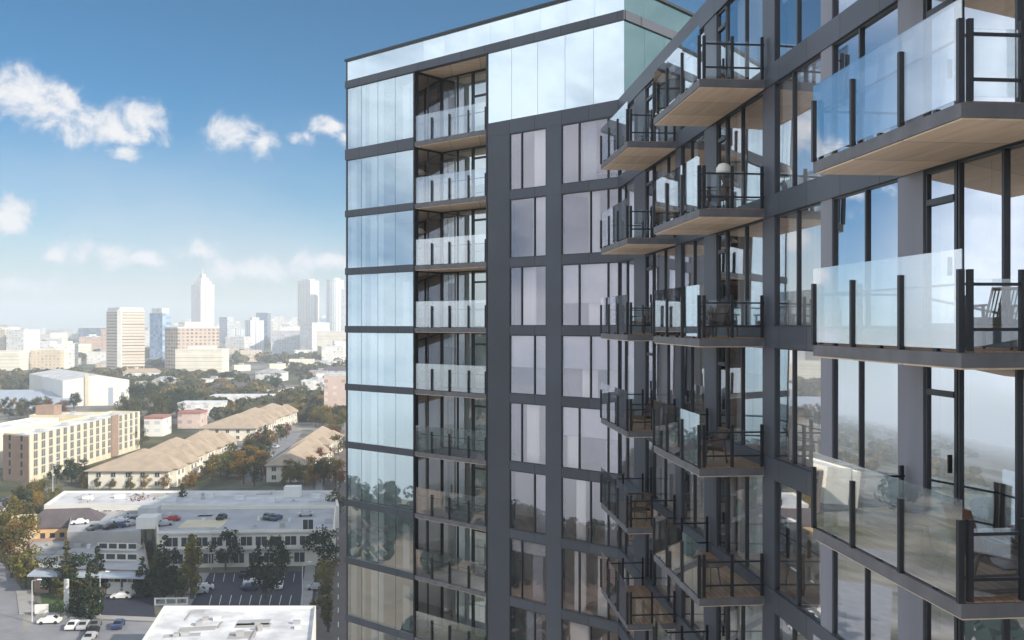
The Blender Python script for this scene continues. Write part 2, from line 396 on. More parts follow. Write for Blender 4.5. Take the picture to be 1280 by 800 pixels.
# --- balconies: one prototype, then copies; local x runs along the wing away from the eye, y points out
def make_balcony(GG):
    W, D = 4.65, 1.72
    root = link('balcony', MB().box(0,W,.055,D,-.19,0).mesh('balcony_slab', M['fascia']), tower)
    MB().box(.03,W-.03,.07,D-.03,-.215,-.193).build('soffit', M['soffit_wood'], root)
    MB().box(.02,W-.02,.06,D-.09,.003,.02).build('decking', M['deck_wood'], root)
    for x in (.03,1.56,3.11,W-.03): MB().box(x-.035,x+.035,D-.045,D+.035,.003,1.07).build('guard_post', M['post_metal'], root)
    for x in (.03,W-.03):
        for y in (.12,.88,D-.13): MB().box(x-.035,x+.035,y-.035,y+.035,.022,1.07).build('guard_post', M['post_metal'], root)
        for z in (.30,.88): MB().box(x-.02,x+.02,.06,D-.1,z-.02,z+.02).build('end_rail', M['post_metal'], root)
        MB().box(x-.005,x+.005,.2,.82,.08,.95).build('guard_panel', M[GG], root)
        MB().box(x-.005,x+.005,.94,D-.18,.08,.95).build('guard_panel', M[GG], root)
    MB().box(.05,W-.05,D-.14,D-.11,.87,.90).build('handrail', M['post_metal'], root)
    for a, b in ((0,1.545),(1.555,3.105),(3.115,W)): MB().box(a,b,D-.012,D,.05,1.33).build('guard_panel', M[GG], root)
    for x in (.7,2.3,3.9): MB().box(x-.05,x+.05,D-.09,D-.03,.003,.05).build('glass_clamp', M['post_metal'], root)
    return root
protos = {}
BSTART = (12.5, 24.0, 32.2)
for y0 in BSTART:
    for k in range(KMIN, KTOP_C+1):
        gk = 'guard_glass' if y0 < 20 else 'far_guard_glass'
        if gk not in protos: o = protos[gk] = make_balcony(gk)
        else: o = copy_tree(protos[gk], tower)
        x, y = Cw(y0); o.location = (x-ORG[0], y-ORG[1], zc(k)-.05-ORG[2]); o.rotation_euler = (0,0,CANG)
def onbal(i, k, x, y):
    """a point on a balcony floor"""
    p = Vector(Cw(BSTART[i])) + CDIR*x + NC*y; return (p.x, p.y, zc(k)-.05+.02)

# ------------------------------------------------------------------ furniture on the balconies and behind the glass
def armchair(label, loc, rz, wood='chair_wood', group='chairs on the balconies'):
    t = thing('armchair', label, 'chair', loc, rz, group)
    f = MB()
    for sx in (-1,1):
        f.tube((sx*.31,.28,0),(sx*.29,.24,.60),.02,.026); f.tube((sx*.31,-.34,0),(sx*.29,-.26,.62),.02,.026)
        f.hexa([(sx*.33,-.36,.60),(sx*.27,-.36,.60),(sx*.27,.33,.56),(sx*.33,.33,.56)], [(sx*.33,-.36,.63),(sx*.27,-.36,.63),(sx*.27,.33,.60),(sx*.33,.33,.60)])
        f.tube((sx*.25,-.22,.34),(sx*.24,-.46,.86),.02,.018)
    f.box(-.28,.28,.20,.25,.29,.34); f.box(-.28,.28,-.27,-.22,.29,.34)
    f.build('frame', M[wood], t)
    MB().hexa([(-.27,.27,.35),(.27,.27,.35),(.25,-.24,.31),(-.25,-.24,.31)], [(-.27,.27,.44),(.27,.27,.44),(.25,-.24,.39),(-.25,-.24,.39)]).build('seat', M['chair_cushion'], t)
    b = MB()
    for i in range(9):
        x = -.2+.05*i; b.tube((x,-.23,.38),(x,-.45,.82),.011,n=6)
    b.tube((-.25,-.455,.84),(.25,-.455,.84),.024)
    b.build('backrest', M[wood], t); return t
def bent_chair(label, loc, rz):
    t = thing('lounge_chair', label, 'chair', loc, rz, 'chairs on the balconies')
    prof = [(.62,.40),(.45,.31),(.2,.27),(-.1,.28),(-.28,.36),(-.40,.55),(-.52,.85),(-.60,1.08)]
    s = MB()
    for (y0,z0),(y1,z1) in zip(prof, prof[1:]):
        dy, dz = y1-y0, z1-z0; l = math.hypot(dy,dz); ny, nz = -dz/l*.03, dy/l*.03
        s.hexa([(-.31,y0,z0),(.31,y0,z0),(.31,y0-ny,z0-nz),(-.31,y0-ny,z0-nz)], [(-.31,y1,z1),(.31,y1,z1),(.31,y1-ny,z1-nz),(-.31,y1-ny,z1-nz)])
    s.build('seat_shell', M['chair_wood'], t)
    for sx in (-1,1):
        f = MB(); pts = [(.55,.02),(-.5,.02),(-.62,.10),(-.5,.5),(-.2,.62),(.35,.60),(.62,.45),(.6,.1),(.55,.02)]
        for (y0,z0),(y1,z1) in zip(pts, pts[1:]): f.tube((sx*.35,y0,z0),(sx*.35,y1,z1),.032,n=8)
        f.build('side_frame', M['chair_wood'], t)
    return t
def round_table(label, loc, rad=.4, h=.55, mat='chair_wood', group=None):
    t = thing('round_table', label, 'table', loc, 0, group)
    MB().lathe([(0,h-.03),(rad*.96,h-.03),(rad,h-.015),(rad*.98,h),(0,h)], 24).build('tabletop', M[mat], t)
    for i in range(3):
        a = 2*math.pi*i/3+.4; MB().tube((rad*.8*math.cos(a),rad*.8*math.sin(a),0),(rad*.55*math.cos(a),rad*.55*math.sin(a),h-.03),.016,.02).build('leg', M['table_dark'], t)
    return t
def dining_chair(label, loc, rz, group):
    t = thing('dining_chair', label, 'chair', loc, rz, group)
    MB().box(-.21,.21,-.21,.21,.43,.47).build('seat', M['table_dark'], t)
    MB().hexa([(-.2,-.2,.5),(.2,-.2,.5),(.2,-.23,.5),(-.2,-.23,.5)], [(-.19,-.26,.88),(.19,-.26,.88),(.19,-.29,.88),(-.19,-.29,.88)]).build('backrest', M['table_dark'], t)
    for sx in (-1,1):
        for sy in (-1,1): MB().tube((sx*.22,sy*.22,0),(sx*.18,sy*.18,.43),.014,.02).build('leg', M['table_dark'], t)
    return t
def pendant(label, loc, ceil, rad=.28):
    t = thing('pendant_lamp', label, 'lamp', loc, 0, 'pendant lamps behind the glass')
    MB().lathe([(.03,.22),(rad*.55,.17),(rad*.9,.06),(rad,-.05),(rad*.96,-.05),(rad*.85,.04),(.03,.18)], 18).build('lamp_shade', M['lamp_white'], t)
    MB().tube((0,0,.2),(0,0,ceil-loc[2]-.003),.008,n=6).build('cord', M['post_metal'], t); return t
armchair('dark wood slat-back armchair on the level balcony closest to the eye', onbal(0,0,.75,.78), CANG+R(35))
bent_chair('curved bentwood lounge chair on the near balcony one floor below the eye', onbal(0,-1,.72,.80), R(-82))
armchair('reddish wood armchair on the second-stack balcony at eye level', onbal(1,0,.8,1.2), CANG+R(20))
armchair('wood armchair in the far half of the second-stack balcony at eye level', onbal(1,0,1.6,.6), CANG+R(140))
armchair('brown armchair beside the white lamp on the second-stack balcony above the eye', onbal(1,1,.9,1.1), CANG+R(10))
armchair('brown armchair on the second-stack balcony one floor under the eye', onbal(1,-1,.9,1.2), CANG+R(15))
armchair('wooden armchair on the far-stack balcony at eye level', onbal(2,0,.8,1.0), CANG+R(30))
armchair('wooden armchair on the far-stack balcony one floor under the eye', onbal(2,-1,.8,.95), CANG+R(30))
armchair('wooden armchair on the far-stack balcony two floors under the eye', onbal(2,-2,1.2,1.0), CANG+R(60))
round_table('small round wooden table on the second-stack balcony three floors under the eye', onbal(1,-2,1.0,1.15), .42, .6)
round_table('small round wooden table on the near balcony one floor below the eye', onbal(0,-1,2.6,.9), .36, .5)
def floor_lamp(label, loc):
    t = thing('floor_lamp', label, 'lamp', loc)
    MB().lathe([(0,0),(.13,0),(.13,.025),(0,.03)], 14).build('base', M['table_dark'], t)
    MB().tube((0,0,.03),(0,0,1.05),.014).build('pole', M['table_dark'], t)
    MB().lathe([(.05,1.30),(.12,1.27),(.19,1.17),(.20,1.05),(.14,1.0)], 16).build('lamp_shade', M['lamp_white'], t)
floor_lamp('white-shaded floor lamp on the second-stack balcony above the eye', onbal(1,1,1.1,.75))
def A3(s, n, k): return (*A(s,n), zc(k)+.145)
def C3(y, n, k): return (*Cw(y,n), zc(k)+.145)
DG = 'dining set behind the lower dark-wall window'
tb = thing('dining_table', 'dark dining table behind the dark-wall window three floors under the eye', 'table', A3(2.2,-1.3,-3), math.atan2(DA.y,DA.x), DG)
MB().box(-.7,.7,-.4,.4,.71,.75).build('tabletop', M['table_dark'], tb)
for sx in (-1,1):
    for sy in (-1,1): MB().box(sx*.6-.03,sx*.6+.03,sy*.33-.03,sy*.33+.03,0,.71).build('leg', M['table_dark'], tb)
dining_chair('dark dining chair at the far end of the indoor dining table', A3(3.2,-1.3,-3), math.atan2(DA.y,DA.x)+R(90), DG)
dining_chair('dark dining chair at the near end of the indoor dining table', A3(1.2,-1.3,-3), math.atan2(DA.y,DA.x)-R(90), DG)
armchair('dark-cushioned armchair behind the topmost dark-wall window', A3(1.7,-.9,2), math.atan2(DA.y,DA.x)+R(120), 'table_dark', 'indoor chairs')
round_table('low pale round table behind the topmost dark-wall window', A3(1.15,-.7,2), .45, .42, 'chair_white')
round_table('black round table behind the glass two floors under the eye', C3(22.2,-1.0,-2), .5, .72, 'table_dark')
dining_chair('black dining chair by the round indoor table two floors under the eye', C3(21.3,-1.1,-2), CANG+R(90), 'indoor chairs')
pendant('white dome pendant in the end room beside the loggia second from the top', (*A(14.0,-1.2),8.0), 8.9, .34)
pendant('white dome pendant in the end room beside the loggia third from the top', (*A(14.0,-1.2),4.85), 5.92, .34)
for k, w in ((1,'one floor above the eye'),(0,'at eye level'),(-1,'one floor below the eye')):
    pendant('white pendant lamp behind the large near pane '+w, (*Cw(16.2,-1.0), zc(k)+1.45), zc(k+1)-.14, .2)
# ------------------------------------------------------------------ city materials
def wall_mat(name, col, win, sx, sz, fx, fz, rough=.7, gloss=.15):
    """a wall with a grid of windows, laid out in metres along the wall and up from the street"""
    m, nt, b = nodes(name)
    uv = N(nt, 'ShaderNodeUVMap'); sp = N(nt, 'ShaderNodeSeparateXYZ'); nt.links.new(uv.outputs[0], sp.inputs[0])
    u = math_n(nt, 'FRACT', math_n(nt, 'DIVIDE', sp.outputs[0], sx)); v = math_n(nt, 'FRACT', math_n(nt, 'DIVIDE', sp.outputs[1], sz))
    mk = math_n(nt, 'MULTIPLY', math_n(nt, 'LESS_THAN', u, fx), math_n(nt, 'LESS_THAN', v, fz))
    nz = ramp01(nt, noise_out(nt, .09, 3), .35, .65)
    oi = N(nt, 'ShaderNodeObjectInfo')
    base = mixc(nt, nz, tuple(x*.86 for x in col), col)
    # windows differ: some have blinds down
    cu = math_n(nt, 'FLOOR', math_n(nt, 'DIVIDE', sp.outputs[0], sx)); cv = math_n(nt, 'FLOOR', math_n(nt, 'DIVIDE', sp.outputs[1], sz))
    cb = N(nt, 'ShaderNodeCombineXYZ'); nt.links.new(cu, cb.inputs[0]); nt.links.new(cv, cb.inputs[1])
    wn = N(nt, 'ShaderNodeTexWhiteNoise', noise_dimensions='2D'); nt.links.new(cb.outputs[0], wn.inputs['Vector'])
    wc = mixc(nt, wn.outputs['Value'], win, tuple(min(1, x*2.2+.03) for x in win))
    nt.links.new(mixc(nt, mk, base, wc), b.inputs['Base Color'])
    rr = N(nt, 'ShaderNodeMapRange', inp={1:0,2:1,3:rough,4:gloss}); nt.links.new(mk, rr.inputs[0]); nt.links.new(rr.outputs[0], b.inputs['Roughness'])
    return m
M['roof_grey'] = plain('roof_grey', (.50,.51,.53), .8, 0, .4, .12)
M['roof_white'] = plain('roof_white', (.86,.87,.88), .8, 0, .55, .22, col2=(.46,.47,.50))
M['roof_pale'] = plain('roof_pale', (.66,.67,.68), .8, 0, .35, .15)
M['deck_grey'] = plain('deck_grey', (.45,.46,.49), .85, 0, .25, .2)
M['roof_tan'] = plain('roof_tan', (.45,.36,.27), .85, 0, .22, .35)
M['roof_dark'] = plain('roof_dark', (.13,.11,.12), .8, 0, .3, .4)
M['cream'] = plain('cream', (.68,.61,.44), .85, 0, .14, .2)
M['cream_bright'] = plain('cream_bright', (.80,.76,.66), .85, 0, .1, .2)
M['white_wall'] = plain('white_wall', (.80,.79,.75), .85, 0, .12, .15)
M['brick_and_shade_brown'] = plain('brick_and_shade_brown', (.36,.25,.19), .85, 0, .2, .4)  # brick brown; on the apartment block's end it is painted shade
M['orange_wall'] = plain('orange_wall', (.70,.47,.26), .85, 0, .12, .4)
M['grey_wall'] = plain('grey_wall', (.42,.41,.40), .85, 0, .18, .3)
M['window_dark'] = plain('window_dark', (.05,.06,.075), .12, 0, .3, .9)
M['window_pale'] = plain('window_pale', (.20,.23,.27), .15, 0, .6, .5)
M['metal_blue'] = plain('metal_blue', (.40,.46,.55), .5, 0, .15, .1, stretch=(4,.3,1))
M['asphalt'] = plain('asphalt', (.27,.275,.30), .9, 0, .3, .2)
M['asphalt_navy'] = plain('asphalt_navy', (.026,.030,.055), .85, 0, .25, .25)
M['road_brown'] = plain('road_brown', (.16,.13,.12), .9, 0, .25, .2)
M['concrete'] = plain('concrete', (.38,.37,.36), .9, 0, .22, .3)
M['paint'] = plain('paint', (.75,.75,.72), .8, 0, .15, 1)
M['grass'] = plain('grass', (.07,.12,.035), .95, 0, .35, .6)
M['bark'] = plain('bark', (.09,.065,.045), .95, 0, .3, 3)
M['car_paint'] = plain('car_paint', (.5,.5,.5), .3, 0, .04, use_obj=True)
M['car_glass'] = plain('car_glass', (.02,.025,.03), .08)
M['tyre'] = plain('tyre', (.02,.02,.02), .9)
def leaf_mat():
    m, nt, b = nodes('leaves'); oi = N(nt, 'ShaderNodeObjectInfo')
    f = ramp01(nt, noise_out(nt, .55, 3), .3, .7)
    hs = N(nt, 'ShaderNodeHueSaturation', inp={'Hue':.475,'Saturation':1.05,'Value':.68}); nt.links.new(oi.outputs['Color'], hs.inputs['Color'])
    nt.links.new(mixc(nt, f, hs.outputs[0], oi.outputs['Color']), b.inputs['Base Color'])
    b.inputs['Roughness'].default_value = .75; b.inputs['Specular IOR Level'].default_value = .2
    tr = N(nt, 'ShaderNodeBsdfTranslucent'); nt.links.new(oi.outputs['Color'], tr.inputs['Color'])
    mx = N(nt, 'ShaderNodeMixShader', inp={0:.25}); nt.links.new(b.outputs[0], mx.inputs[1]); nt.links.new(tr.outputs[0], mx.inputs[2])
    nt.links.new(mx.outputs[0], nt.nodes['Material Output'].inputs['Surface']); return m
M['leaves'] = leaf_mat()

# ------------------------------------------------------------------ ground, streets, lots
def ground_mat():
    m, nt, b = nodes('city_ground')
    a = ramp01(nt, noise_out(nt, .012, 6, rough=.65), .42, .58)
    c = ramp01(nt, noise_out(nt, .05, 5), .40, .62)
    green = mixc(nt, c, (.045,.055,.03), (.13,.12,.06))
    grey = mixc(nt, c, (.17,.165,.16), (.34,.32,.30))
    nt.links.new(mixc(nt, a, green, grey), b.inputs['Base Color']); b.inputs['Roughness'].default_value = .95
    b.inputs['Specular IOR Level'].default_value = .1
    return m
g = MB(); ring = [0,60,150,300,600,1200,2500,5000,9000]
for i in range(len(ring)-1):
    for k in range(48):
        a0, a1 = 2*math.pi*k/48, 2*math.pi*(k+1)/48; r0, r1 = ring[i], ring[i+1]
        P = lambda r, a: (r*math.sin(a), r*math.cos(a), GZ)
        g.face([P(r0,a0),P(r1,a0),P(r1,a1),P(r0,a1)] if r0 else [P(r0,a0),P(r1,a0),P(r1,a1)])
tag(g.build('ground', ground_mat()), kind='structure')
def flat(name, pts, mat, lift, thick=None):
    mb = MB()
    if thick: mb.prism(pts, GZ+.001, GZ+thick, bottom=False)
    else: mb.face([(x,y,GZ+lift) for x,y in pts])
    return tag(mb.build(name, mat), kind='structure')
def along(p, q, w):
    p, q = Vector(p), Vector(q); d = (q-p).normalized(); s = Vector((d.y,-d.x))*w/2
    return [tuple(p-s), tuple(p+s), tuple(q+s), tuple(q-s)]
flat('bounce_ground', [(-140,-150),(40,-150),(40,4),(4,4),(4,40),(-10,56),(-10,112),(-140,112)], plain('bounce_ground_pale', (.68,.64,.57), .9, 0, .2, .2), .010)  # unseen pale ground added to bounce light up to the soffits
# the brown side street that runs off beside the tower
side_a, side_b = (-21.5,120), (-86,478)
flat('road', along(side_a, side_b, 9), M['road_brown'], .012)
for off in (-6.2, 6.2):
    d = (Vector(side_b)-Vector(side_a)).normalized(); s = Vector((d.y,-d.x))*off
    flat('pavement', along(tuple(Vector(side_a)+s), tuple(Vector(side_b)+s), 2.2), M['concrete'], 0, .13)
lines = MB()
for i in range(40):
    p = Vector(side_a)+d*(i*9+2); q = p+d*3.2
    lines.face([(x,y,GZ+.017) for x,y in along(tuple(p), tuple(q), .16)])
tag(lines.build('road_markings', M['paint']), kind='structure')
# the cross street and the corner at the bottom of the view
flat('road', [at(-80,800),at(30,800),at(26,735),at(-40,640),at(-110,640)], M['asphalt'], .010)
flat('road', [at(26,800),at(182,803),at(196,778),at(44,772)], M['asphalt'], .014)
flat('pavement', [at(44,771),at(196,777),at(197,772.5),at(45,766)], M['concrete'], 0, .13)
flat('pavement', [at(24,768),at(44,766),at(42,738),at(20,738)], M['concrete'], 0, .125)
flat('parking_lot', [at(262,716),at(402,714),at(404,757),at(238,757)], M['asphalt_navy'], .010)
flat('parking_lot', [at(122,746),at(192,744),at(194,771.5),at(114,770)], M['asphalt_navy'], .010)
flat('pavement', [at(193,757),at(240,757),at(262,716),at(236,716)], M['concrete'], .008)
flat('lawn', [at(50,742),at(90,738),at(92,764),at(54,766)], M['grass'], .012)
flat('road', along((-112,300),(-48,318),8), M['asphalt'], .008)
flat('parking_lot', [at(300,600),at(335,600),at(378,540),at(345,545)], M['asphalt'], .008)
flat('parking_lot', [at(-40,640),at(40,615),at(30,640),at(-20,668)], M['asphalt'], .006)
bay = MB()
for i in range(11):
    px = 268+i*12.5
    bay.face([(x,y,GZ+.02) for x,y in (at(px,717),at(px+.7,717),at(px-1,727),at(px-1.7,727))])
    if i < 9: bay.face([(x,y,GZ+.02) for x,y in (at(px-4,744),at(px-3.2,744),at(px-6,756),at(px-6.8,756))])
tag(bay.build('road_markings', M['paint']), kind='structure')

# ------------------------------------------------------------------ buildings
FOOT = []            # what is built up: (x, y, radius), keeps trees and fillers clear
def centre(pts): return (sum(p[0] for p in pts)/len(pts), sum(p[1] for p in pts)/len(pts))
def block(foot, parent, z0, z1, wmat, rmat, parapet=.6, wname='wall', rname='roof', lift=.25):
    """walls (prism) and a roof sheet sunk behind a parapet; foot in world coordinates, counter-clockwise"""
    c = parent.location; F = [(x-c[0], y-c[1]) for x,y in foot]
    w = MB()
    w.prism(F, z0-c[2], z1-c[2], top=False, bottom=False)
    for i, p in enumerate(F):       # inner face and top of the parapet
        q = F[(i+1) % len(F)]
        ci = centre(F); k = .985
        ip = (ci[0]+(p[0]-ci[0])*k, ci[1]+(p[1]-ci[1])*k); iq = (ci[0]+(q[0]-ci[0])*k, ci[1]+(q[1]-ci[1])*k)
        w.face([(*p,z1-c[2]),(*q,z1-c[2]),(*iq,z1-c[2]),(*ip,z1-c[2])]); w.face([(*ip,z1-c[2]),(*iq,z1-c[2]),(*iq,z1-parapet-c[2]),(*ip,z1-parapet-c[2])])
    wo = w.build(wname, wmat, parent)
    ci = centre(F)
    r = MB().face([(ci[0]+(x-ci[0])*.986, ci[1]+(y-ci[1])*.986, z1-parapet-c[2]+.004) for x,y in F])
    ro = r.build(rname, rmat, parent)
    return wo, ro
def windows_on(parent, p, q, z0, cols, rows, w, h, pitch_z, mat='window_dark', name='window', margin=.04, sill=None, frame=None):
    """separate windows along the wall p-q (outside on the right hand going p to q)"""
    c = parent.location; p, q = Vector(p), Vector(q); d = q-p; L = d.length; d.normalize(); nrm = Vector((d.y,-d.x))
    me = MB().box(-w/2,w/2,-.06,.05,0,h).mesh(name, M[mat])
    fm = None
    if frame: 
        f = MB(); t = .12
        f.box(-w/2-t,w/2+t,-.12,-.02,-t,0).box(-w/2-t,w/2+t,-.12,-.02,h,h+t).box(-w/2-t,-w/2,-.12,-.02,0,h).box(w/2,w/2+t,-.12,-.02,0,h).box(-.05,.05,-.1,-.062,0,h)
        fm = f.mesh('frame', M[frame])
    for i in range(cols):
        pt = p + d*(L*(margin+(1-2*margin)*(i+.5)/cols))
        for j in range(rows):
            o = link(name, me, parent, (pt.x-c[0], pt.y-c[1], z0+pitch_z*j-c[2]), math.atan2(d.y,d.x))
            if fm: link('frame', fm, o)
def rooftop_unit(parent, x, y, z, sx, sy, h, rz=0, mat='roof_pale', name='roof_unit'):
    c = parent.location
    o = link(name, MB().box(-sx/2,sx/2,-sy/2,sy/2,0,h).mesh(name, M[mat]), parent, (x-c[0],y-c[1],z-c[2]), rz)
    return o
def bld(name, label, cat, foot, group=None):
    c = centre(foot); FOOT.append((c[0], c[1], max(math.hypot(x-c[0],y-c[1]) for x,y in foot)))
    return thing(name, label, cat, (c[0],c[1],GZ), 0, group)
GRID = math.atan2(-.17,.985)*0 + R(9.8)
# 1 the white flat roof at the bottom of the view
bl, br = at(205,757,-48), at(395,757,-48); dv = Vector((.17,-.985))*36
foot = [tuple(Vector(bl)+dv), tuple(Vector(br)+dv), br, bl]
b1 = bld('warehouse', 'white weathered flat roof at the very bottom beside the tower', 'building', foot)
block(foot, b1, GZ, -48, M['white_wall'], M['roof_white'], .5)
rooftop_unit(b1, -46, 137, -48.5, 2.2, 1.6, 1.1, GRID, 'roof_grey')
for x, y in ((-52,150),(-41,156),(-36,146),(-50,158)): rooftop_unit(b1, x, y, -48.5, .9, .9, .5, GRID, 'grey_wall', 'roof_vent')
# 2 long two-storey block with cars parked on its roof
z2 = -46.7
foot = [at(197,664,z2), at(418,661,z2), at(420,632,z2), at(190,634,z2)]
b2 = bld('parking_building', 'long pale two-storey building with cars parked on its blue-grey roof', 'building', foot)
block(foot, b2, GZ, z2, M['cream_bright'], M['deck_grey'], .7)
fa, fb = foot[0], foot[1]
windows_on(b2, fa, fb, z2-3.5, 11, 1, 2.5, 2.0, 3, frame='white_wall')
windows_on(b2, fa, fb, z2-7.4, 10, 1, 2.3, 2.2, 3, frame='white_wall', margin=.07)
c = b2.location
for (pa, pb, zz, dd) in ((fa,fb,z2-4.1,.9),(fa,fb,z2-.5,.5)):
    v = (Vector(pb)-Vector(pa)).normalized(); nn = Vector((v.y,-v.x)); q = [pa, pb, tuple(Vector(pb)+nn*dd), tuple(Vector(pa)+nn*dd)]
    MB().prism([(x-c[0],y-c[1]) for x,y in q], zz-c[2]-.25, zz-c[2]+.05).build('canopy', M['roof_pale'], b2)
rooftop_unit(b2, *at(186,655,z2), z2-.65, 4.4, 5, 2.6, R(5), 'white_wall', 'stair_house')
rooftop_unit(b2, *at(187,642,z2), z2-.65, 4.4, 4, 2.4, R(5), 'roof_pale', 'plant_room')
rooftop_unit(b2, *at(255,651,z2), z2-.69, 10, 9, .08, R(5), 'cream', 'roof_patch')
pz = (Vector(fa)*.37+Vector(fb)*.63); MB().box(-3,3,-1.6,-.06,-4.0,.6).build('blue_awning', M['metal_blue'], b2); o = b2.children[-1]; o.location = (pz.x-c[0],pz.y-c[1],z2-c[2]); o.rotation_euler = (0,0,math.atan2(v.y,v.x))
pz = (Vector(fa)*.15+Vector(fb)*.85); MB().box(-4,4,-.9,-.06,-7.9,-5.2).build('garage_door', M['concrete'], b2); o = b2.children[-1]; o.location = (pz.x-c[0],pz.y-c[1],z2-c[2]); o.rotation_euler = (0,0,math.atan2(v.y,v.x))
# 2b lower deck at its end
zd = -47.6
foot = [at(84,665,zd), at(176,664,zd), at(184,638,zd), at(90,640,zd)]
b2b = bld('parking_deck', 'low open parking deck full of cars behind the skylight building', 'building', foot)
block(foot, b2b, GZ, zd, M['grey_wall'], M['deck_grey'], .8)
# 3 the skylight building
z3 = -50
foot = [at(43,710,z3), at(187,713,z3), at(178,666,z3), at(35,674,z3)]
b3 = bld('workshop_building', 'low grey-roofed building with three sawtooth skylights and front awning', 'building', foot)
block(foot, b3, GZ, z3, M['brick_and_shade_brown'], M['roof_grey'], .7)
c = b3.location; v = (Vector(foot[1])-Vector(foot[0])).normalized(); nn = Vector((v.y,-v.x)); ang3 = math.atan2(v.y,v.x)
q = [foot[0], foot[1], tuple(Vector(foot[1])+nn*2.6), tuple(Vector(foot[0])+nn*2.6)]
MB().hexa([(x-c[0],y-c[1],z3-c[2]-.55-(.55 if i>1 else 0)) for i,(x,y) in enumerate(q)], [(x-c[0],y-c[1],z3-c[2]-.25-(.55 if i>1 else 0)) for i,(x,y) in enumerate(q)]).build('awning', M['metal_blue'], b3)
for px, py, wd in ((153,671.5,9.0),(151,682,9.0),(149,695,9.5)):
    x, y = at(px,py,z3); m = MB(); m.hexa([(-wd/2,-1.7,0),(wd/2,-1.7,0),(wd/2,1.9,0),(-wd/2,1.9,0)], [(-wd/2,-1.7,1.7),(wd/2,-1.7,1.7),(wd/2,1.9,.15),(-wd/2,1.9,.15)])
    s = m.build('skylight', M['cream_bright'], b3); s.location = (x-c[0],y-c[1],z3-.69-c[2]); s.rotation_euler = (0,0,ang3)
    for i in range(4): MB().box(-wd/2+.4+i*wd/4,-wd/2+.1+(i+1)*wd/4-.2,-1.76,-1.705,.45,1.5).build('skylight_pane', M['window_dark'], s)
windows_on(b3, Vector(foot[0])*.34+Vector(foot[1])*.66, foot[1], z3-3.6, 2, 1, 2.6, 1.9, 3, frame='white_wall')
windows_on(b3, foot[0], Vector(foot[0])*.4+Vector(foot[1])*.6, z3-3.6, 4, 1, 1.8, 1.9, 3, frame='white_wall')
pz = Vector(foot[0])*.24+Vector(foot[1])*.76
for s_ in (-1,1):
    o = MB().box(-1.4,1.4,-.1,.02,0,2.5).build('garage_door', M['white_wall'], b3); p = pz+v*(1.7*s_); o.location = (p.x-c[0],p.y-c[1],.05); o.rotation_euler = (0,0,ang3)
for px, py in ((70,684),(98,680),(110,700),(62,700)): rooftop_unit(b3, *at(px,py,z3), z3-.69, 1.6, 1.2, .8, ang3, 'grey_wall')
# 4 small orange building with a square tower
def hip(mb, F, z0, z1, over=.6, ridge=.32):
    """hip roof over the rectangle F (ccw), ridge along its longer side"""
    p = [Vector(f) for f in F]; ce = sum(p, Vector((0,0)))/4; p = [ce+(a-ce)*(1+over/max(1,(a-ce).length)) for a in p]
    if (p[1]-p[0]).length < (p[2]-p[1]).length: p = p[1:]+p[:1]
    r0 = (p[0]+p[3])/2; r1 = (p[1]+p[2])/2; L = (r1-r0).length; k = min(.5, ridge*(p[3]-p[0]).length/L*1.3)
    a, b = r0.lerp(r1,k), r0.lerp(r1,1-k)
    P = [(*x,z0) for x in p]; a, b = (*a,z1), (*b,z1)
    mb.face([P[0],P[1],b,a]); mb.face([P[1],P[2],b]); mb.face([P[2],P[3],a,b]); mb.face([P[3],P[0],a]); mb.face(P[::-1])
    q = [(x,y,z0-.25) for x,y,_ in P]
    for i in range(4): mb.face([q[i],q[(i+1)%4],P[(i+1)%4],P[i]])
foot = [(-118,233),(-100,236),(-102,246),(-120,243)]
b4 = bld('small_house', 'little orange-walled house with dark hip roof and square corner tower', 'building', foot)
c = b4.location; Fl = [(x-c[0],y-c[1]) for x,y in foot]
MB().prism(Fl, 0, 5.6, top=False).build('wall', M['orange_wall'], b4)
m = MB(); hip(m, Fl, 5.65, 9.2); m.build('roof', M['roof_dark'], b4)
MB().prism([(-119.5-c[0],228.5-c[1]),(-114-c[0],229.3-c[1]),(-114.8-c[0],234-c[1]),(-120.3-c[0],233.2-c[1])], 0, 8.9).build('corner_tower', M['cream'], b4)
windows_on(b4, foot[0], foot[1], GZ+3.0, 5, 1, 1.1, 1.3, 3, margin=.2)
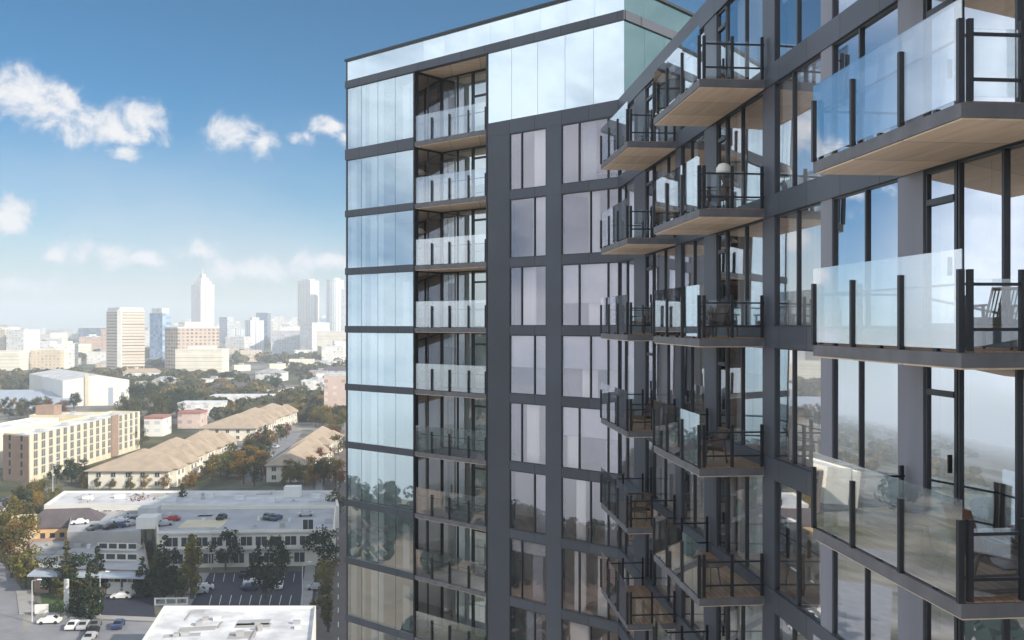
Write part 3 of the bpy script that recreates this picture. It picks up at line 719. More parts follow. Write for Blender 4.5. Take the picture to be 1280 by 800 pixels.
# 5 the grey strip building
z5 = -49
foot = [at(55,631,z5), at(424,632.5,z5), at(419,613,z5), at(80,613.5,z5)]
b5 = bld('strip_building', 'long flat pale-grey strip building behind the rooftop car park', 'building', foot)
block(foot, b5, GZ, z5, M['white_wall'], M['roof_pale'], .6)
windows_on(b5, foot[0], foot[1], z5-3.6, 22, 1, 2.2, 2.2, 3, margin=.02, frame='white_wall')
rooftop_unit(b5, *at(366,618,z5), z5-.59, 4.5, 3.5, 3.0, R(3), 'white_wall', 'stair_house')
for px, py in ((110,622),(150,620),(215,624),(262,619),(300,622),(338,625),(395,620)): rooftop_unit(b5, *at(px,py,z5), z5-.59, 2.6, 1.8, 1.2, R(3), 'roof_white')
rc = random.Random(3)
for bb, zz, (qx0,qx1,qy0,qy1), cnt_ in ((b2,z2-.69,(205,412,639,660),16),(b5,z5-.59,(95,412,615,629),22),(b3,z3-.69,(45,125,678,706),12),(b1,-48.49,(215,385,762,796),16)):
    for _ in range(cnt_):
        x, y = at(rc.uniform(qx0,qx1), rc.uniform(qy0,qy1), zz); t_ = rc.random()
        if t_ < .45: rooftop_unit(bb, x, y, zz, rc.uniform(.5,1.4), rc.uniform(.5,1.2), rc.uniform(.4,1.0), R(rc.uniform(0,12)), rc.choice(('grey_wall','roof_white','roof_grey')), 'roof_unit')
        elif t_ < .7: rooftop_unit(bb, x, y, zz, rc.uniform(3,9), .22, .22, R(rc.choice((5,95))), 'grey_wall', 'roof_pipe')
        else: rooftop_unit(bb, x, y, zz, rc.uniform(2,6), rc.uniform(1.5,4), .02, R(rc.uniform(0,12)), rc.choice(('roof_grey','grey_wall','deck_grey')), 'roof_patch')
# 6 the tan-roofed rows
def row(label, x0, x1, y0, n, L, dx, ztop, step=0):
    foot = [(x0,y0),(x1,y0),(x1+dx*n,y0+L*n),(x0+dx*n,y0+L*n)]
    b = bld('row_houses', label, 'building', foot, 'tan hip-roofed rows'); c = b.location; FOOT.pop()
    for i in range(n): FOOT.append(((x0+x1)/2+dx*i, y0+L*(i+.5), (x1-x0)*.55))
    for i in range(n):
        ins = 0 if i % 2 == 0 else 1.6
        F = [(x0+dx*i+step*i-c[0], y0+L*i+.01-c[1]), (x1+dx*i-ins-c[0], y0+L*i+.01-c[1]), (x1+dx*(i+.9)-ins-c[0], y0+L*(i+1)-.01-c[1]), (x0+dx*(i+.9)+step*i-c[0], y0+L*(i+1)-.01-c[1])]
        MB().prism(F, 0, 6.0, top=False).build('wall', M['cream_bright'], b)
        m = MB(); hip(m, F, 6.05+.12*(i%2), ztop+.3*(i%2)+6, over=1.5, ridge=.36); m.build('roof', M['roof_tan'], b)
        W = [(x+c[0],y+c[1]) for x,y in F]
        xm, xr, ym = (F[0][0]+F[1][0])/2, F[1][0], (F[1][1]+F[2][1])/2
        for yo in (-L*.24, L*.24):
            G_ = [(xm+1,ym+yo-4.2),(xr+1.8,ym+yo-4.2),(xr+1.8,ym+yo+4.2),(xm+1,ym+yo+4.2)]
            MB().prism(G_, .01, 6.2, top=False).build('wall', M['cream_bright'], b)
            m = MB(); hip(m, G_, 6.33+.1*(i%2), 6.3+(ztop-.9)*.95, over=1.1, ridge=.45); m.build('roof', M['roof_tan'], b)
            windows_on(b, (xr+1.8+c[0],ym+yo-4.2+c[1]), (xr+1.8+c[0],ym+yo+4.2+c[1]), GZ+.9, 2, 2, 1.5, 1.5, 2.9, frame='white_wall')
        windows_on(b, W[1], W[2], GZ+.9, 6, 2, 1.5, 1.5, 2.9, frame='white_wall')
        if i == 0: windows_on(b, W[0], W[1], GZ+.9, max(3,int((x1-x0)/4.5)), 2, 1.5, 1.5, 2.9, frame='white_wall')
    return b
row('long tan hip-roofed row with cream walls in front of its twins', -141, -114.5, 322, 3, 28, -1.0, 5.4, 4.6)
row('tan hip-roofed row farther back, under the belt of trees', -146, -119.7, 452, 3, 30, -.6, 5.2, 2.8)
row('narrow short tan hip-roofed row beside the brown side street', -85, -71.5, 335, 2, 46, -2.0, 4.0)
# 7 the beige apartment block
foot = [(-178,339),(-166,333),(-163,424),(-176,426)]
b7 = bld('apartment_block', 'beige five-storey apartment block with rows of tall windows and flat roof', 'building', foot)
block(foot, b7, GZ, -38.5, M['cream'], M['roof_white'], .8)
block([(-205,411),(-176.5,411),(-176.5,426),(-205,426)], b7, GZ, -39, M['cream'], M['roof_white'], .8, 'rear_wing')
block([(-206,366),(-194,364),(-192,410),(-204,410.5)], b7, GZ, -40, M['cream_bright'], M['roof_white'], .8, 'court_wing')
windows_on(b7, foot[1], foot[2], -52.8, 17, 5, 2.5, 2.45, 2.95, mat='window_pale', frame='cream', margin=.015)
c = b7.location
for i in range(18):
    p = Vector(foot[1]).lerp(Vector(foot[2]), .012+.976*i/17)
    o = MB().box(-.22,.22,0,.32,.4,16.2).build('pilaster', M['white_wall'], b7); o.location = (p.x-c[0],p.y-c[1],0); o.rotation_euler = (0,0,-R(90)+R(-1.9))
o = MB().box(-3,3,0,.6,.4,17.1).build('brick_bay', M['brick_and_shade_brown'], b7); p = Vector(foot[1]).lerp(Vector(foot[2]), .72); o.location = (p.x-c[0],p.y-c[1],0); o.rotation_euler = (0,0,-R(91.9))
ev = Vector(foot[1])-Vector(foot[0]); en = Vector((ev.y,-ev.x)).normalized()
o = MB().prism([tuple(Vector(p)+en*.05-Vector(c[:2])) for p in (foot[0],foot[1])]+[tuple(Vector(p)+en*.3-Vector(c[:2])) for p in (foot[1],foot[0])], .3, 16.0).build('shaded_end', M['brick_and_shade_brown'], b7)  # the end wall's shade is put into its brown colour
e0, e1 = [tuple(Vector(foot[0]).lerp(Vector(foot[1]),t)+en*.3) for t in (0,1)]
windows_on(b7, e0, e1, -52.6, 2, 5, 1.0, 1.9, 2.95)
rooftop_unit(b7, -201, 420, -39.7, 8, 7, 4.2, 0, 'brick_and_shade_brown', 'stair_house')
for x, y in ((-171,350),(-172,372),(-171,395),(-170,412),(-190,419)): rooftop_unit(b7, x, y, -39.2, 2, 2, 1.0, 0, 'roof_grey')
# 8 the white shed
foot = [(-297,640),(-257,650),(-323,738),(-363,728)]
b8 = bld('white_shed', 'big white shed with a low gable front beside dark trees', 'building', foot)
c = b8.location; Fl = [Vector((x-c[0],y-c[1])) for x,y in foot]
m = MB(); m.prism([tuple(p) for p in Fl], 0, 17, top=False, bottom=False)
for a, b in ((0,1),(3,2)): mid = (Fl[a]+Fl[b])/2; m.face([(*Fl[a],17),(*Fl[b],17),(*mid,20.5)])
m.build('wall', M['white_wall'], b8)
f0, f1 = (Fl[0]+Fl[1])/2, (Fl[3]+Fl[2])/2
m = MB(); m.face([(*Fl[0],17.02),(*f0,20.55),(*f1,20.55),(*Fl[3],17.02)]); m.face([(*f0,20.55),(*Fl[1],17.02),(*Fl[2],17.02),(*f1,20.55)]); m.build('roof', M['roof_pale'], b8)
v = (Fl[1]-Fl[0]).normalized(); 
for t, w, z1, nm, mt in ((.36,2.2,21.5,'chimney_pier','cream'),(.72,3,12,'door','metal_blue'),(.9,2,9,'door','metal_blue')):
    p = Fl[0].lerp(Fl[1],t); o = MB().box(-w/2,w/2,-.9 if nm!='door' else -.15,-.02,0,z1).build(nm, M[mt], b8); o.location = (*p,0); o.rotation_euler = (0,0,math.atan2(v.y,v.x))
foot = [(-352,640),(-308,647),(-330,686),(-374,680)]
b8b = bld('metal_shed', 'blue-grey metal shed joined to the white gabled shed', 'building', foot)
c = b8b.location; Fl = [(x-c[0],y-c[1]) for x,y in foot]
m = MB(); m.hexa([(*p,0) for p in Fl], [(*Fl[0],5),(*Fl[1],5),(*Fl[2],8),(*Fl[3],8)]); m.build('wall', M['metal_blue'], b8b)
MB().face([(*Fl[0],5.06),(*Fl[1],5.06),(*Fl[2],8.06),(*Fl[3],8.06)]).build('roof', M['metal_blue'], b8b)
for t in (.2,.45,.7): 
    p = Vector(Fl[0]).lerp(Vector(Fl[1]),t); MB().box(-3,3,-.12,.03,0,4).build('door', M['roof_pale'], b8b); o = b8b.children[-1]; o.location = (*p,0); o.rotation_euler = (0,0,R(11.5))

# ------------------------------------------------------------------ the skyline
WM = {
 'stripe_tan': wall_mat('stripe_tan', (.72,.60,.46), (.20,.19,.20), 50, 3.6, 1.1, .42),
 'stripe_white': wall_mat('stripe_white', (.80,.80,.78), (.30,.34,.40), 4.5, 400, .45, 1.1),
 'blue_glass': wall_mat('blue_glass', (.36,.44,.54), (.20,.28,.40), 5, 4, .86, .8, .3, .08),
 'grid_brown': wall_mat('grid_brown', (.62,.50,.40), (.16,.15,.16), 5, 4.2, .58, .55),
 'cream_plain': wall_mat('cream_plain', (.84,.79,.66), (.55,.50,.42), 60, 4.2, 1.1, .18),
 'granite': wall_mat('granite', (.78,.74,.68), (.44,.42,.42), 6, 400, .32, 1.1),
 'grey_grid': wall_mat('grey_grid', (.58,.58,.60), (.26,.29,.34), 4.5, 3.8, .6, .5),
 'dark_glass': wall_mat('dark_glass', (.16,.21,.28), (.08,.11,.16), 5, 4, .9, .85, .3, .08),
 'white_grid': wall_mat('white_grid', (.84,.82,.78), (.42,.44,.47), 5, 3.8, .5, .45),
 'pale_grid': wall_mat('pale_grid', (.70,.68,.64), (.34,.35,.38), 5.5, 3.8, .55, .5),
 'brick_grid': wall_mat('brick_grid', (.55,.38,.29), (.22,.20,.20), 4.5, 3.6, .45, .5),
 'pink_grid': wall_mat('pink_grid', (.66,.52,.46), (.34,.28,.27), 5, 3.6, .45, .5),
 'tan_grid': wall_mat('tan_grid', (.68,.57,.42), (.28,.26,.24), 4.5, 3.5, .45, .5),
}
def rect(px0, px1, D, depth, turn=0.0, split=None):
    """footprint seen between two columns at distance D; split: the column where a near corner shows"""
    x0, x1 = ray(px0)*D, ray(px1)*D
    if split is None:
        c0, s0 = math.cos(turn), math.sin(turn); w = x1-x0
        return [(x0,D),(x0+w*c0,D+w*s0),(x0+w*c0-depth*s0,D+w*s0+depth*c0),(x0-depth*s0,D+depth*c0)]
    xs = ray(split)*D; d0, d1 = 1.0, .55     # corner nearest the eye at the split column
    wl, wr = xs-x0, x1-xs
    k = FPX and 0
    a = (xs, D); l = Vector((-wl, wl*.9)); r = Vector((wr, wr*.45))
    lx = ray(px0)*(D+l.y); rx = ray(px1)*(D+r.y)
    return [a, (rx, D+r.y), (rx+lx-xs, D+r.y+l.y), (lx, D+l.y)]
def slab_tower(name, label, foot, topy, D, mat, roof='roof_pale', crown=None, cat='tower block', group=None, base=GZ):
    z1 = (HZ-topy)*D/FPX
    t = bld(name, label, cat, foot, group); c = t.location; F = [(x-c[0],y-c[1]) for x,y in foot]
    w = MB().prism(F, 0, z1-GZ, top=False, bottom=False); w.build('wall', WM[mat] if mat in WM else M[mat], t)
    ci = centre(F); sc_ = lambda k: [(ci[0]+(x-ci[0])*k, ci[1]+(y-ci[1])*k) for x,y in F]
    MB().prism(sc_(1.01), z1-GZ, z1-GZ+1.2).build('roof', M[roof], t)
    if crown: MB().prism(sc_(crown[0]), z1-GZ+1.25, z1-GZ+1.25+crown[1]).build('plant_room', WM[crown[2]] if crown[2] in WM else M[crown[2]], t)
    return t, F, z1-GZ
T = slab_tower('office_tower', 'tan striped office tower with a white corner pier, left of the spired tower', rect(133,181,1140,30,split=149), 390, 1140, 'stripe_tan', 'white_wall', (.93,4,'white_wall'))
x, y = T[1][0]; MB().box(x-2.2,x+2.6,y-.8,y+2,0,T[2]+3).build('corner_pier', M['white_wall'], T[0])
slab_tower('glass_tower', 'slim pale blue glass tower between the striped tower and the grid block', rect(187,214,1300,26,split=203), 392, 1300, 'blue_glass', 'roof_pale', (.8,6,'white_grid'))
slab_tower('office_block', 'wide brown office block with square window grid and white rooftop box', rect(206,274,1150,40,split=222), 410, 1150, 'grid_brown', 'white_wall', (.5,6,'white_wall'))
slab_tower('office_block', 'low blank cream block standing in front of the brown grid block', rect(219,277,1075,30,R(2)), 438, 1075, 'cream_plain', 'cream_bright', (.55,3,'cream_bright'))
T = slab_tower('spired_tower', 'tallest granite tower with stepped crown and thin spire', rect(239,268,2600,50,split=251), 356, 2600, 'granite', 'cream_bright')
ci = centre(T[1]); z = T[2]+1.2
for k, h in ((.74,9),(.52,9),(.30,10)):
    MB().prism([(ci[0]+(x-ci[0])*k, ci[1]+(y-ci[1])*k) for x,y in T[1]], z+.02, z+h).build('crown_step', WM['granite'], T[0]); z += h
MB().tube((*ci,z),(*ci,z+16),1.6,.3).build('spire', M['cream_bright'], T[0])
slab_tower('office_tower', 'grey tower with paired white fins right of the brown grid block', rect(274,292,1900,30,split=284), 397, 1900, 'grey_grid')
slab_tower('office_tower', 'shorter white-finned tower touching the grey tower', rect(288,306,1850,30,R(8)), 411, 1850, 'stripe_white')
slab_tower('residential_tower', 'white ribbed tower in front of a dark slab', rect(306,330,1800,28,split=313), 401, 1800, 'stripe_white', 'roof_pale', (.5,5,'white_wall'))
slab_tower('office_tower', 'dark greenish slab tower behind the white ribbed tower', rect(320,334,2100,40,R(4)), 391, 2100, 'dark_glass')
slab_tower('office_tower', 'pale tower with flat top behind the wide blue block', rect(342,354,2300,40,R(10)), 395, 2300, 'pale_grid')
slab_tower('office_block', 'wide pale blue-grey block under the twin-tone tower', rect(340,382,1750,50,R(3)), 414, 1750, 'grey_grid', 'roof_pale', (.6,8,'white_grid'))
slab_tower('hotel_tower', 'tall flat-topped tower, half grey and half cream', rect(372,399,2500,50,split=388), 351, 2500, 'granite', 'roof_pale', (.6,4,'cream_bright'))
slab_tower('office_block', 'broad white block below the tall half-cream tower', rect(375,412,1700,45,split=390), 404, 1700, 'white_grid', 'white_wall')
T = slab_tower('office_block', 'cream block at the foot of the round tower', rect(396,436,1600,45,R(-4)), 415, 1600, 'cream_plain', 'cream_bright')
rs = random.Random(77)
for i, (p0, p1, ty, D_, mt, lb) in enumerate([(331,341,402,2200,'pale_grid','pale mid-rise tower between the dark slab and the flat-topped pale one'),(352,362,406,2050,'grey_grid','grey tower rising just behind the wide blue-grey block'),(362,373,399,2600,'white_grid','white tower left of the tall half-cream tower'),
  (399,410,398,2700,'blue_glass','blue glass tower between the half-cream and the round towers'),(292,300,404,2500,'pale_grid','thin pale tower behind the grey tower with fins'),(268,276,409,2400,'white_grid','short white tower at the foot of the spired tower'),
  (181,190,413,1900,'white_grid','low white tower right of the striped tower'),(212,226,407,2300,'pale_grid','pale tower behind the brown grid block'),(226,240,401,2700,'white_grid','white tower between the glass tower and the spired tower'),
  (318,326,396,2700,'grey_grid','grey tower peeking over the white ribbed tower'),(60,72,424,2300,'grey_grid','grey tower above the long orange-tan block'),(126,134,416,2500,'pale_grid','pale slim tower between the dark blue and the striped towers'),(16,27,426,2200,'pale_grid','pale tower right of the white block on the left rim')]):
    slab_tower('office_tower', lb, rect(p0,p1,D_,rs.uniform(25,45),R(rs.uniform(-5,10))), ty, D_, mt, 'roof_pale', (.5,rs.uniform(3,8),'white_wall'), group='towers of the skyline')
# the round tower
D = 2450; cx = ray(419)*D; rt = thing('round_tower', 'round white hotel tower close to the glass tower edge', 'tower block', (cx,D,GZ)); rr = 11*D/FPX; hh = (404-352)*D/FPX-GZ
m = MB(); n = 28
for i in range(n):
    a0, a1 = 2*math.pi*i/n, 2*math.pi*(i+1)/n
    m.face([(rr*math.cos(a0),rr*math.sin(a0),0),(rr*math.cos(a1),rr*math.sin(a1),0),(rr*math.cos(a1),rr*math.sin(a1),hh),(rr*math.cos(a0),rr*math.sin(a0),hh)], [(i*5,0),(i*5+5,0),(i*5+5,hh),(i*5,hh)])
m.build('wall', WM['stripe_white'], rt); MB().lathe([(rr*1.02,hh),(rr*1.02,hh+4),(rr*.6,hh+4.2),(rr*.55,hh+9),(0,hh+9)], 28).build('roof', M['roof_pale'], rt)
slab_tower('office_tower', 'pale grey tower partly hidden by the glass tower edge', rect(426,440,2300,40,R(5)), 362, 2300, 'grey_grid')
slab_tower('residential_block', 'white tower block at the far left rim of the skyline', rect(-12,13,1500,30,R(4)), 410, 1500, 'white_grid', 'white_wall', (.4,4,'grey_wall'))
slab_tower('office_tower', 'dark blue glass office tower standing alone left of the striped tower', rect(98,124,2000,40,R(5)), 410, 2000, 'dark_glass')
slab_tower('residential_block', 'small white block in front of the dark blue tower', rect(107,120,1750,20,R(6)), 421, 1750, 'white_grid', 'white_wall', (.5,3,'white_wall'))
slab_tower('apartment_block', 'long orange-tan low block under the hazy horizon', rect(37,74,1150,22,R(6)), 438, 1150, 'tan_grid', 'cream_bright', cat='building')
slab_tower('apartment_block', 'taller pale end of the long orange-tan block', rect(70,88,1165,26,R(6)), 431, 1165, 'white_grid', 'cream_bright', (.5,3,'cream_bright'), cat='building')
slab_tower('apartment_block', 'cream low block at the left edge under the white tower', rect(-20,23,1120,24,R(3)), 440, 1120, 'cream_plain', 'cream_bright', cat='building')
slab_tower('residential_block', 'slim white tower block left of the orange-tan block', rect(29,39,1800,18,R(5)), 424, 1800, 'white_grid', 'white_wall', (.5,6,'white_wall'))
slab_tower('apartment_block', 'pink brick block at the tower edge above the tree belt', rect(405,434,560,18,R(4)), 470, 560, 'pink_grid', 'roof_pale', cat='building')
slab_tower('warehouse', 'white low box with blue side below the cream block', rect(402,428,1250,30,R(4)), 434, 1250, 'white_grid', 'roof_white', cat='building')
slab_tower('warehouse', 'long white flat-roofed shed in the middle of the tree belt', rect(262,338,620,16,R(3)), 497, 620, 'white_grid', 'roof_white', cat='building')
slab_tower('warehouse', 'white flat-roofed hall behind the rear tan row', rect(222,275,560,16,R(3)), 506, 560, 'white_grid', 'roof_white', cat='building')
slab_tower('shop', 'small red-roofed shop between the beige block and the tan rows', rect(180,203,470,14,R(3)), 524, 470, 'white_grid', 'roof_white', cat='building')
slab_tower('shop', 'low red canopy building behind the front tan row', rect(222,250,505,14,R(3)), 518, 505, 'pink_grid', 'roof_white', cat='building')
for o in list(bpy.data.objects):
    if o.name.startswith('roof') and o.parent and o.parent.name.startswith('shop'):
        o.data.materials[0] = M.setdefault('roof_red', plain('roof_red', (.38,.17,.15), .8))
# unseen slab added to cast shade over the car parks below
foot = [(60,112),(84,112),(93,246),(69,246)]
slab_tower('shade_slab', 'plain unseen slab added behind the balconies to shade the car parks', foot, 404-1210*50/170, 170, 'grey_grid', cat='building')

# ------------------------------------------------------------------ naming where things are
MARKS = [(156,420,'the striped tower'),(90,555,'the beige apartment block'),(115,488,'the white shed'),(170,588,'the front tan row'),(300,525,'the rear tan row'),
 (382,560,'the narrow tan row'),(240,622,'the grey strip building'),(310,655,'the rooftop car park'),(110,695,'the skylight building'),(290,782,'the white flat roof'),
 (70,752,'the small lawn'),(322,735,'the navy parking lot'),(252,390,'the spired tower'),(240,440,'the brown grid block'),(388,385,'the half-cream tower'),(20,775,'the street corner'),
 (60,660,'the orange house'),(425,690,'the brown side street'),(300,497,'the long white shed'),(245,508,'the flat-roofed hall'),(418,485,'the pink brick block'),(62,440,'the orange-tan block'),
 (10,440,'the left cream block'),(111,420,'the dark blue tower'),(318,420,'the white ribbed tower'),(360,425,'the wide blue-grey block'),(30,497,'the metal shed'),(155,745,'the small dark lot')]
def where(px, py):
    m = min(MARKS, key=lambda m: (m[0]-px)**2+((m[1]-py)*1.5)**2); dx, dy = px-m[0], (py-m[1])*1.6
    if abs(dy) > abs(dx): r = 'in front of' if dy > 0 else 'behind'
    else: r = 'right of' if dx > 0 else 'left of'
    return r+' '+m[2]
def unique_label(used, base, px, py, more):
    l = base+' '+where(px,py)
    for x in more:
        if l not in used: break
        l = base.replace(' ', ' '+x+' ', 1)+' '+where(px,py)
    used[l] = used.get(l,0)+1; return l
def clear(x, y, r): return all((x-a)**2+(y-b)**2 > (r+q*.8)**2 for a,b,q in FOOT)
# ------------------------------------------------------------------ low buildings filling the middle distance
used = {}
KINDS_F = [('white','white_grid','roof_white'),('cream','cream_plain','cream_bright'),('grey','grey_grid','roof_grey'),('tan','tan_grid','roof_pale'),('brick','brick_grid','roof_grey'),('pale','pale_grid','roof_white'),('white','white_grid','roof_pale')]
rf = random.Random(11); n = 0; tries = 0
while n < 120 and tries < 6000:
    tries += 1
    py = 409+ (rf.random()**1.5)*88; px = rf.uniform(-15,440)
    D = -GZ*FPX/(py-HZ)
    if D > 7000: continue
    x = ray(px)*D; w = rf.uniform(14,38)*(1 if D < 1400 else 1.5); dpt = rf.uniform(10,24)*(1 if D < 1400 else 1.5); h = rf.choice((4.5,6,8,8,11,14)) if D < 1300 else rf.choice((8,12,16,22,30,45))
    if py > 462 and (px < 170 or h > 9): continue
    if not clear(x, D, max(w,dpt)*.55): continue
    cn, wmt, rmt = rf.choice(KINDS_F); tn = rf.uniform(-.25,.5)
    foot = [(x-w/2*math.cos(tn)+0, D-w/2*math.sin(tn)), (x+w/2*math.cos(tn), D+w/2*math.sin(tn))]
    foot += [(foot[1][0]-dpt*math.sin(tn), foot[1][1]+dpt*math.cos(tn)), (foot[0][0]-dpt*math.sin(tn), foot[0][1]+dpt*math.cos(tn))]
    shape = 'low shed' if h < 7 else 'low block' if h < 12 else 'mid-rise block' if h < 25 else 'high block'
    lab = unique_label(used, cn+' '+shape, px, py-h*FPX/D*.5, ('wide' if w > 30 else 'small', 'hazy' if D > 1500 else 'sunlit', 'deep' if dpt > 18 else 'shallow', 'skewed' if abs(tn) > .2 else 'squared'))
    t = bld('city_block' if h >= 7 else 'shed', lab, 'building', foot, 'buildings '+where(px,py)); c = t.location; F = [(a-c[0],b-c[1]) for a,b in foot]
    MB().prism(F, 0, h, top=False, bottom=False).build('wall', WM[wmt], t)
    if rf.random() < .3 and h < 9:
        m = MB(); hip(m, F, h+.05, h+3.5, .8); m.build('roof', M[rf.choice(('roof_tan','roof_dark','roof_grey'))], t)
    else:
        MB().prism(F, h, h+.5).build('roof', M[rmt], t)
        ci = centre(F); MB().box(ci[0]-2.5,ci[0]+2.5,ci[1]-2,ci[1]+2,h+.52,h+2.6).build('roof_unit', M['roof_grey'], t)
    n += 1

# ------------------------------------------------------------------ trees
def crown_mesh(kind, seed, n):
    r = random.Random(seed); mb = MB()
    clumps = []
    if kind == 'round':
        for i in range(13):
            a = r.uniform(0,2*math.pi); q = r.random()**.6; z = r.uniform(.30,.92)
            w = .40*math.sin(math.pi*min(1,max(0,(z-.16)/.84)))**.6
            clumps.append((w*q*math.cos(a), w*q*math.sin(a), z, r.uniform(.10,.19)))
    elif kind == 'conical':
        for i in range(16):
            z = .12+.86*(i/15); w = .26*(1-z)**.85+.015; a = r.uniform(0,2*math.pi)
            clumps.append((w*.55*math.cos(a), w*.55*math.sin(a), z, max(.035, w*.55)))
            clumps.append((w*.7*math.cos(a+2.3), w*.7*math.sin(a+2.3), z-.03, max(.03, w*.45)))
    elif kind == 'columnar':
        for i in range(12):
            z = .14+.80*i/11; a = r.uniform(0,6.28); w = .09*math.sin(math.pi*(.12+.84*i/11))**.5
            clumps.append((w*math.cos(a)*.6, w*math.sin(a)*.6, z, .06+.05*math.sin(math.pi*i/11)))
    else:   # shrub
        for i in range(10):
            a = r.uniform(0,6.28); q = r.random(); clumps.append((.55*q*math.cos(a), .4*q*math.sin(a), r.uniform(.3,.75), r.uniform(.14,.24)))
    tot = sum(c[3]**2 for c in clumps)
    for cx_, cy_, cz_, cr in clumps:
        for _ in range(max(6, int(n*cr*cr/tot))):
            d = Vector((r.gauss(0,1),r.gauss(0,1),r.gauss(0,1))).normalized()
            p = Vector((cx_,cy_,cz_)) + d*cr*(r.random()**.35)
            nr = (d+Vector((r.gauss(0,.5),r.gauss(0,.5),r.gauss(0,.5)))).normalized(); u = nr.orthogonal().normalized(); w = nr.cross(u)
            a = r.uniform(0,6.28); u, w = u*math.cos(a)+w*math.sin(a), w*math.cos(a)-u*math.sin(a)
            s = r.uniform(.018,.036)
            mb.face([p-u*s-w*s*.6, p+u*s-w*s*.4, p+u*s*.8+w*s*.7, p-u*s*.7+w*s*.6])
    return mb.mesh('crown_'+kind, M['leaves'])
def trunk_mesh(kind, seed):
    r = random.Random(seed); mb = MB()
    top = {'round':.5,'conical':.9,'columnar':.8,'shrub':.3}[kind]
    mb.tube((0,0,0),(0,0,top),.028,.010,n=7)
    for i in range(4 if kind == 'round' else 2):
        a = r.uniform(0,6.28); mb.tube((0,0,top*(.5+.1*i)),(.2*math.cos(a),.2*math.sin(a),top*(.5+.1*i)+.22),.012,.004,n=5)
    return mb.mesh('trunk_'+kind, M['bark'])
PROT = {k: [(crown_mesh(k,s*31+len(k),c), trunk_mesh(k,s)) for s in range(v)] for k, v, c in (('round',5,900),('conical',3,800),('columnar',2,600),('shrub',2,500))}
HUES = {'yellow-green':(.19,.17,.035),'olive':(.105,.105,.035),'dark green':(.030,.052,.022),'green':(.060,.095,.030),'rust':(.19,.085,.035),'golden':(.27,.18,.04)}
tused = {}; NT = 0; rt_ = random.Random(5)
def tree(px, py, h, kind, hue, wide=1.0):
    global NT
    x, y = at(px, py); cm, tm = rt_.choice(PROT[kind]); NT += 1
    word = {'round':'round tree','conical':'conical tree','columnar':'slim upright tree','shrub':'spreading shrub'}[kind]
    sz = 'tall' if h > 10.5 else 'small' if h < 6 else 'mid-sized'
    lab = unique_label(tused, f'{hue} {word}', px, py, (sz, 'broad' if wide > 1.05 else 'narrow', 'full', 'sparse'))
    t = thing({'round':'tree','conical':'conifer_tree','columnar':'columnar_tree','shrub':'shrub'}[kind], lab, 'shrub' if kind == 'shrub' else 'tree', (x,y,GZ), rt_.uniform(0,6.28), 'trees '+where(px,py))
    t.scale = (h*wide, h*wide, h)
    c = HUES[hue]; j = rt_.uniform(.8,1.25)
    o = link('crown', cm, t); o.color = (c[0]*j*rt_.uniform(.9,1.1), c[1]*j, c[2]*j, 1)
    link('trunk', tm, t)
# the ones that show singly in the lower part of the view
for px, py, h, k, hue, w in [
 (8,672,11,'round','yellow-green',1.0),(26,682,12,'round','olive',1.0),(12,700,12,'round','yellow-green',1.05),(30,712,11,'round','golden',1.0),(14,722,11,'round','olive',1.0),(32,735,9,'round','yellow-green',1.0),
 (22,640,8,'round','olive',1),(44,634,8,'round','yellow-green',1),(58,628,7,'round','olive',1),(50,646,7,'round','golden',1),(66,638,7,'round','yellow-green',1),(35,655,9,'round','dark green',1),
 (84,746,11.5,'conical','olive',1.15),(62,742,7,'round','green',1),(100,744,8.5,'round','dark green',1),(122,742,9.5,'conical','dark green',1.2),(113,772,10.5,'conical','dark green',1.2),(76,772,3.5,'shrub','dark green',1.3),(96,768,6,'conical','dark green',1.2),
 (178,746,8,'conical','dark green',1.3),(205,744,12,'conical','dark green',1.25),(196,736,9,'conical','olive',1.2),(219,748,9.5,'round','dark green',.9),(240,748,13,'columnar','yellow-green',1.2),(228,752,5,'round','olive',1),
 (282,714,9,'round','dark green',1.0),(296,708,6,'round','olive',1),(322,724,8,'conical','dark green',1.3),(346,722,8.5,'round','dark green',.9),(332,748,9,'round','dark green',.9),(360,706,7,'conical','olive',1.3),(405,718,10,'round','dark green',1.05),
 (187,646,7.5,'shrub','rust',1.5),(228,644,9,'conical','olive',1.25),(112,646,6.5,'conical','olive',1.3),(352,708,6,'columnar','olive',1.5),
 (402,770,6,'round','olive',1),(408,742,7,'round','yellow-green',.9),(410,790,7,'columnar','olive',1.3),(424,650,9,'round','olive',.9),(425,610,9,'round','golden',.9),(398,700,6,'round','dark green',1)]:
    tree(px, py, h, k, hue, w)
def belt(n, pts, hs, mix, kinds=(('round',1),), seed=1, clear_r=3.0):
    """n trees scattered through a patch of ground given by its corners in the photograph"""
    r = random.Random(seed); P = [Vector(at(*p)) for p in pts]; got = 0; tries = 0; mine = []
    names = [a for a,b in mix for _ in range(b)]; kn = [a for a,b in kinds for _ in range(b)]
    while got < n and tries < n*40:
        tries += 1
        u, v = r.random(), r.random(); p = (P[0].lerp(P[1],u)).lerp(P[3].lerp(P[2],u), v)
        if not clear(p.x, p.y, clear_r) or any((p-q).length < 4.5 for q in mine): continue
        mine.append(p); got += 1
        px, py = CX+FPX*p.x/p.y, HZ-GZ*FPX/p.y
        tree(px, py, r.uniform(*hs), r.choice(kn), r.choice(names), r.uniform(.85,1.2))
belt(15, [(100,612),(240,612),(240,607),(100,606)], (3.5,6), (('yellow-green',2),('olive',2),('golden',1)), (('round',2),('conical',1)), 2, .2)
belt(22, [(232,612),(335,612),(330,575),(296,578)], (6,9.5), (('yellow-green',2),('golden',2),('olive',3),('rust',1),('dark green',1)), seed=3, clear_r=1)
belt(12, [(335,611),(420,611),(415,598),(340,598)], (5,8.5), (('yellow-green',2),('golden',2),('olive',2)), seed=4, clear_r=1)
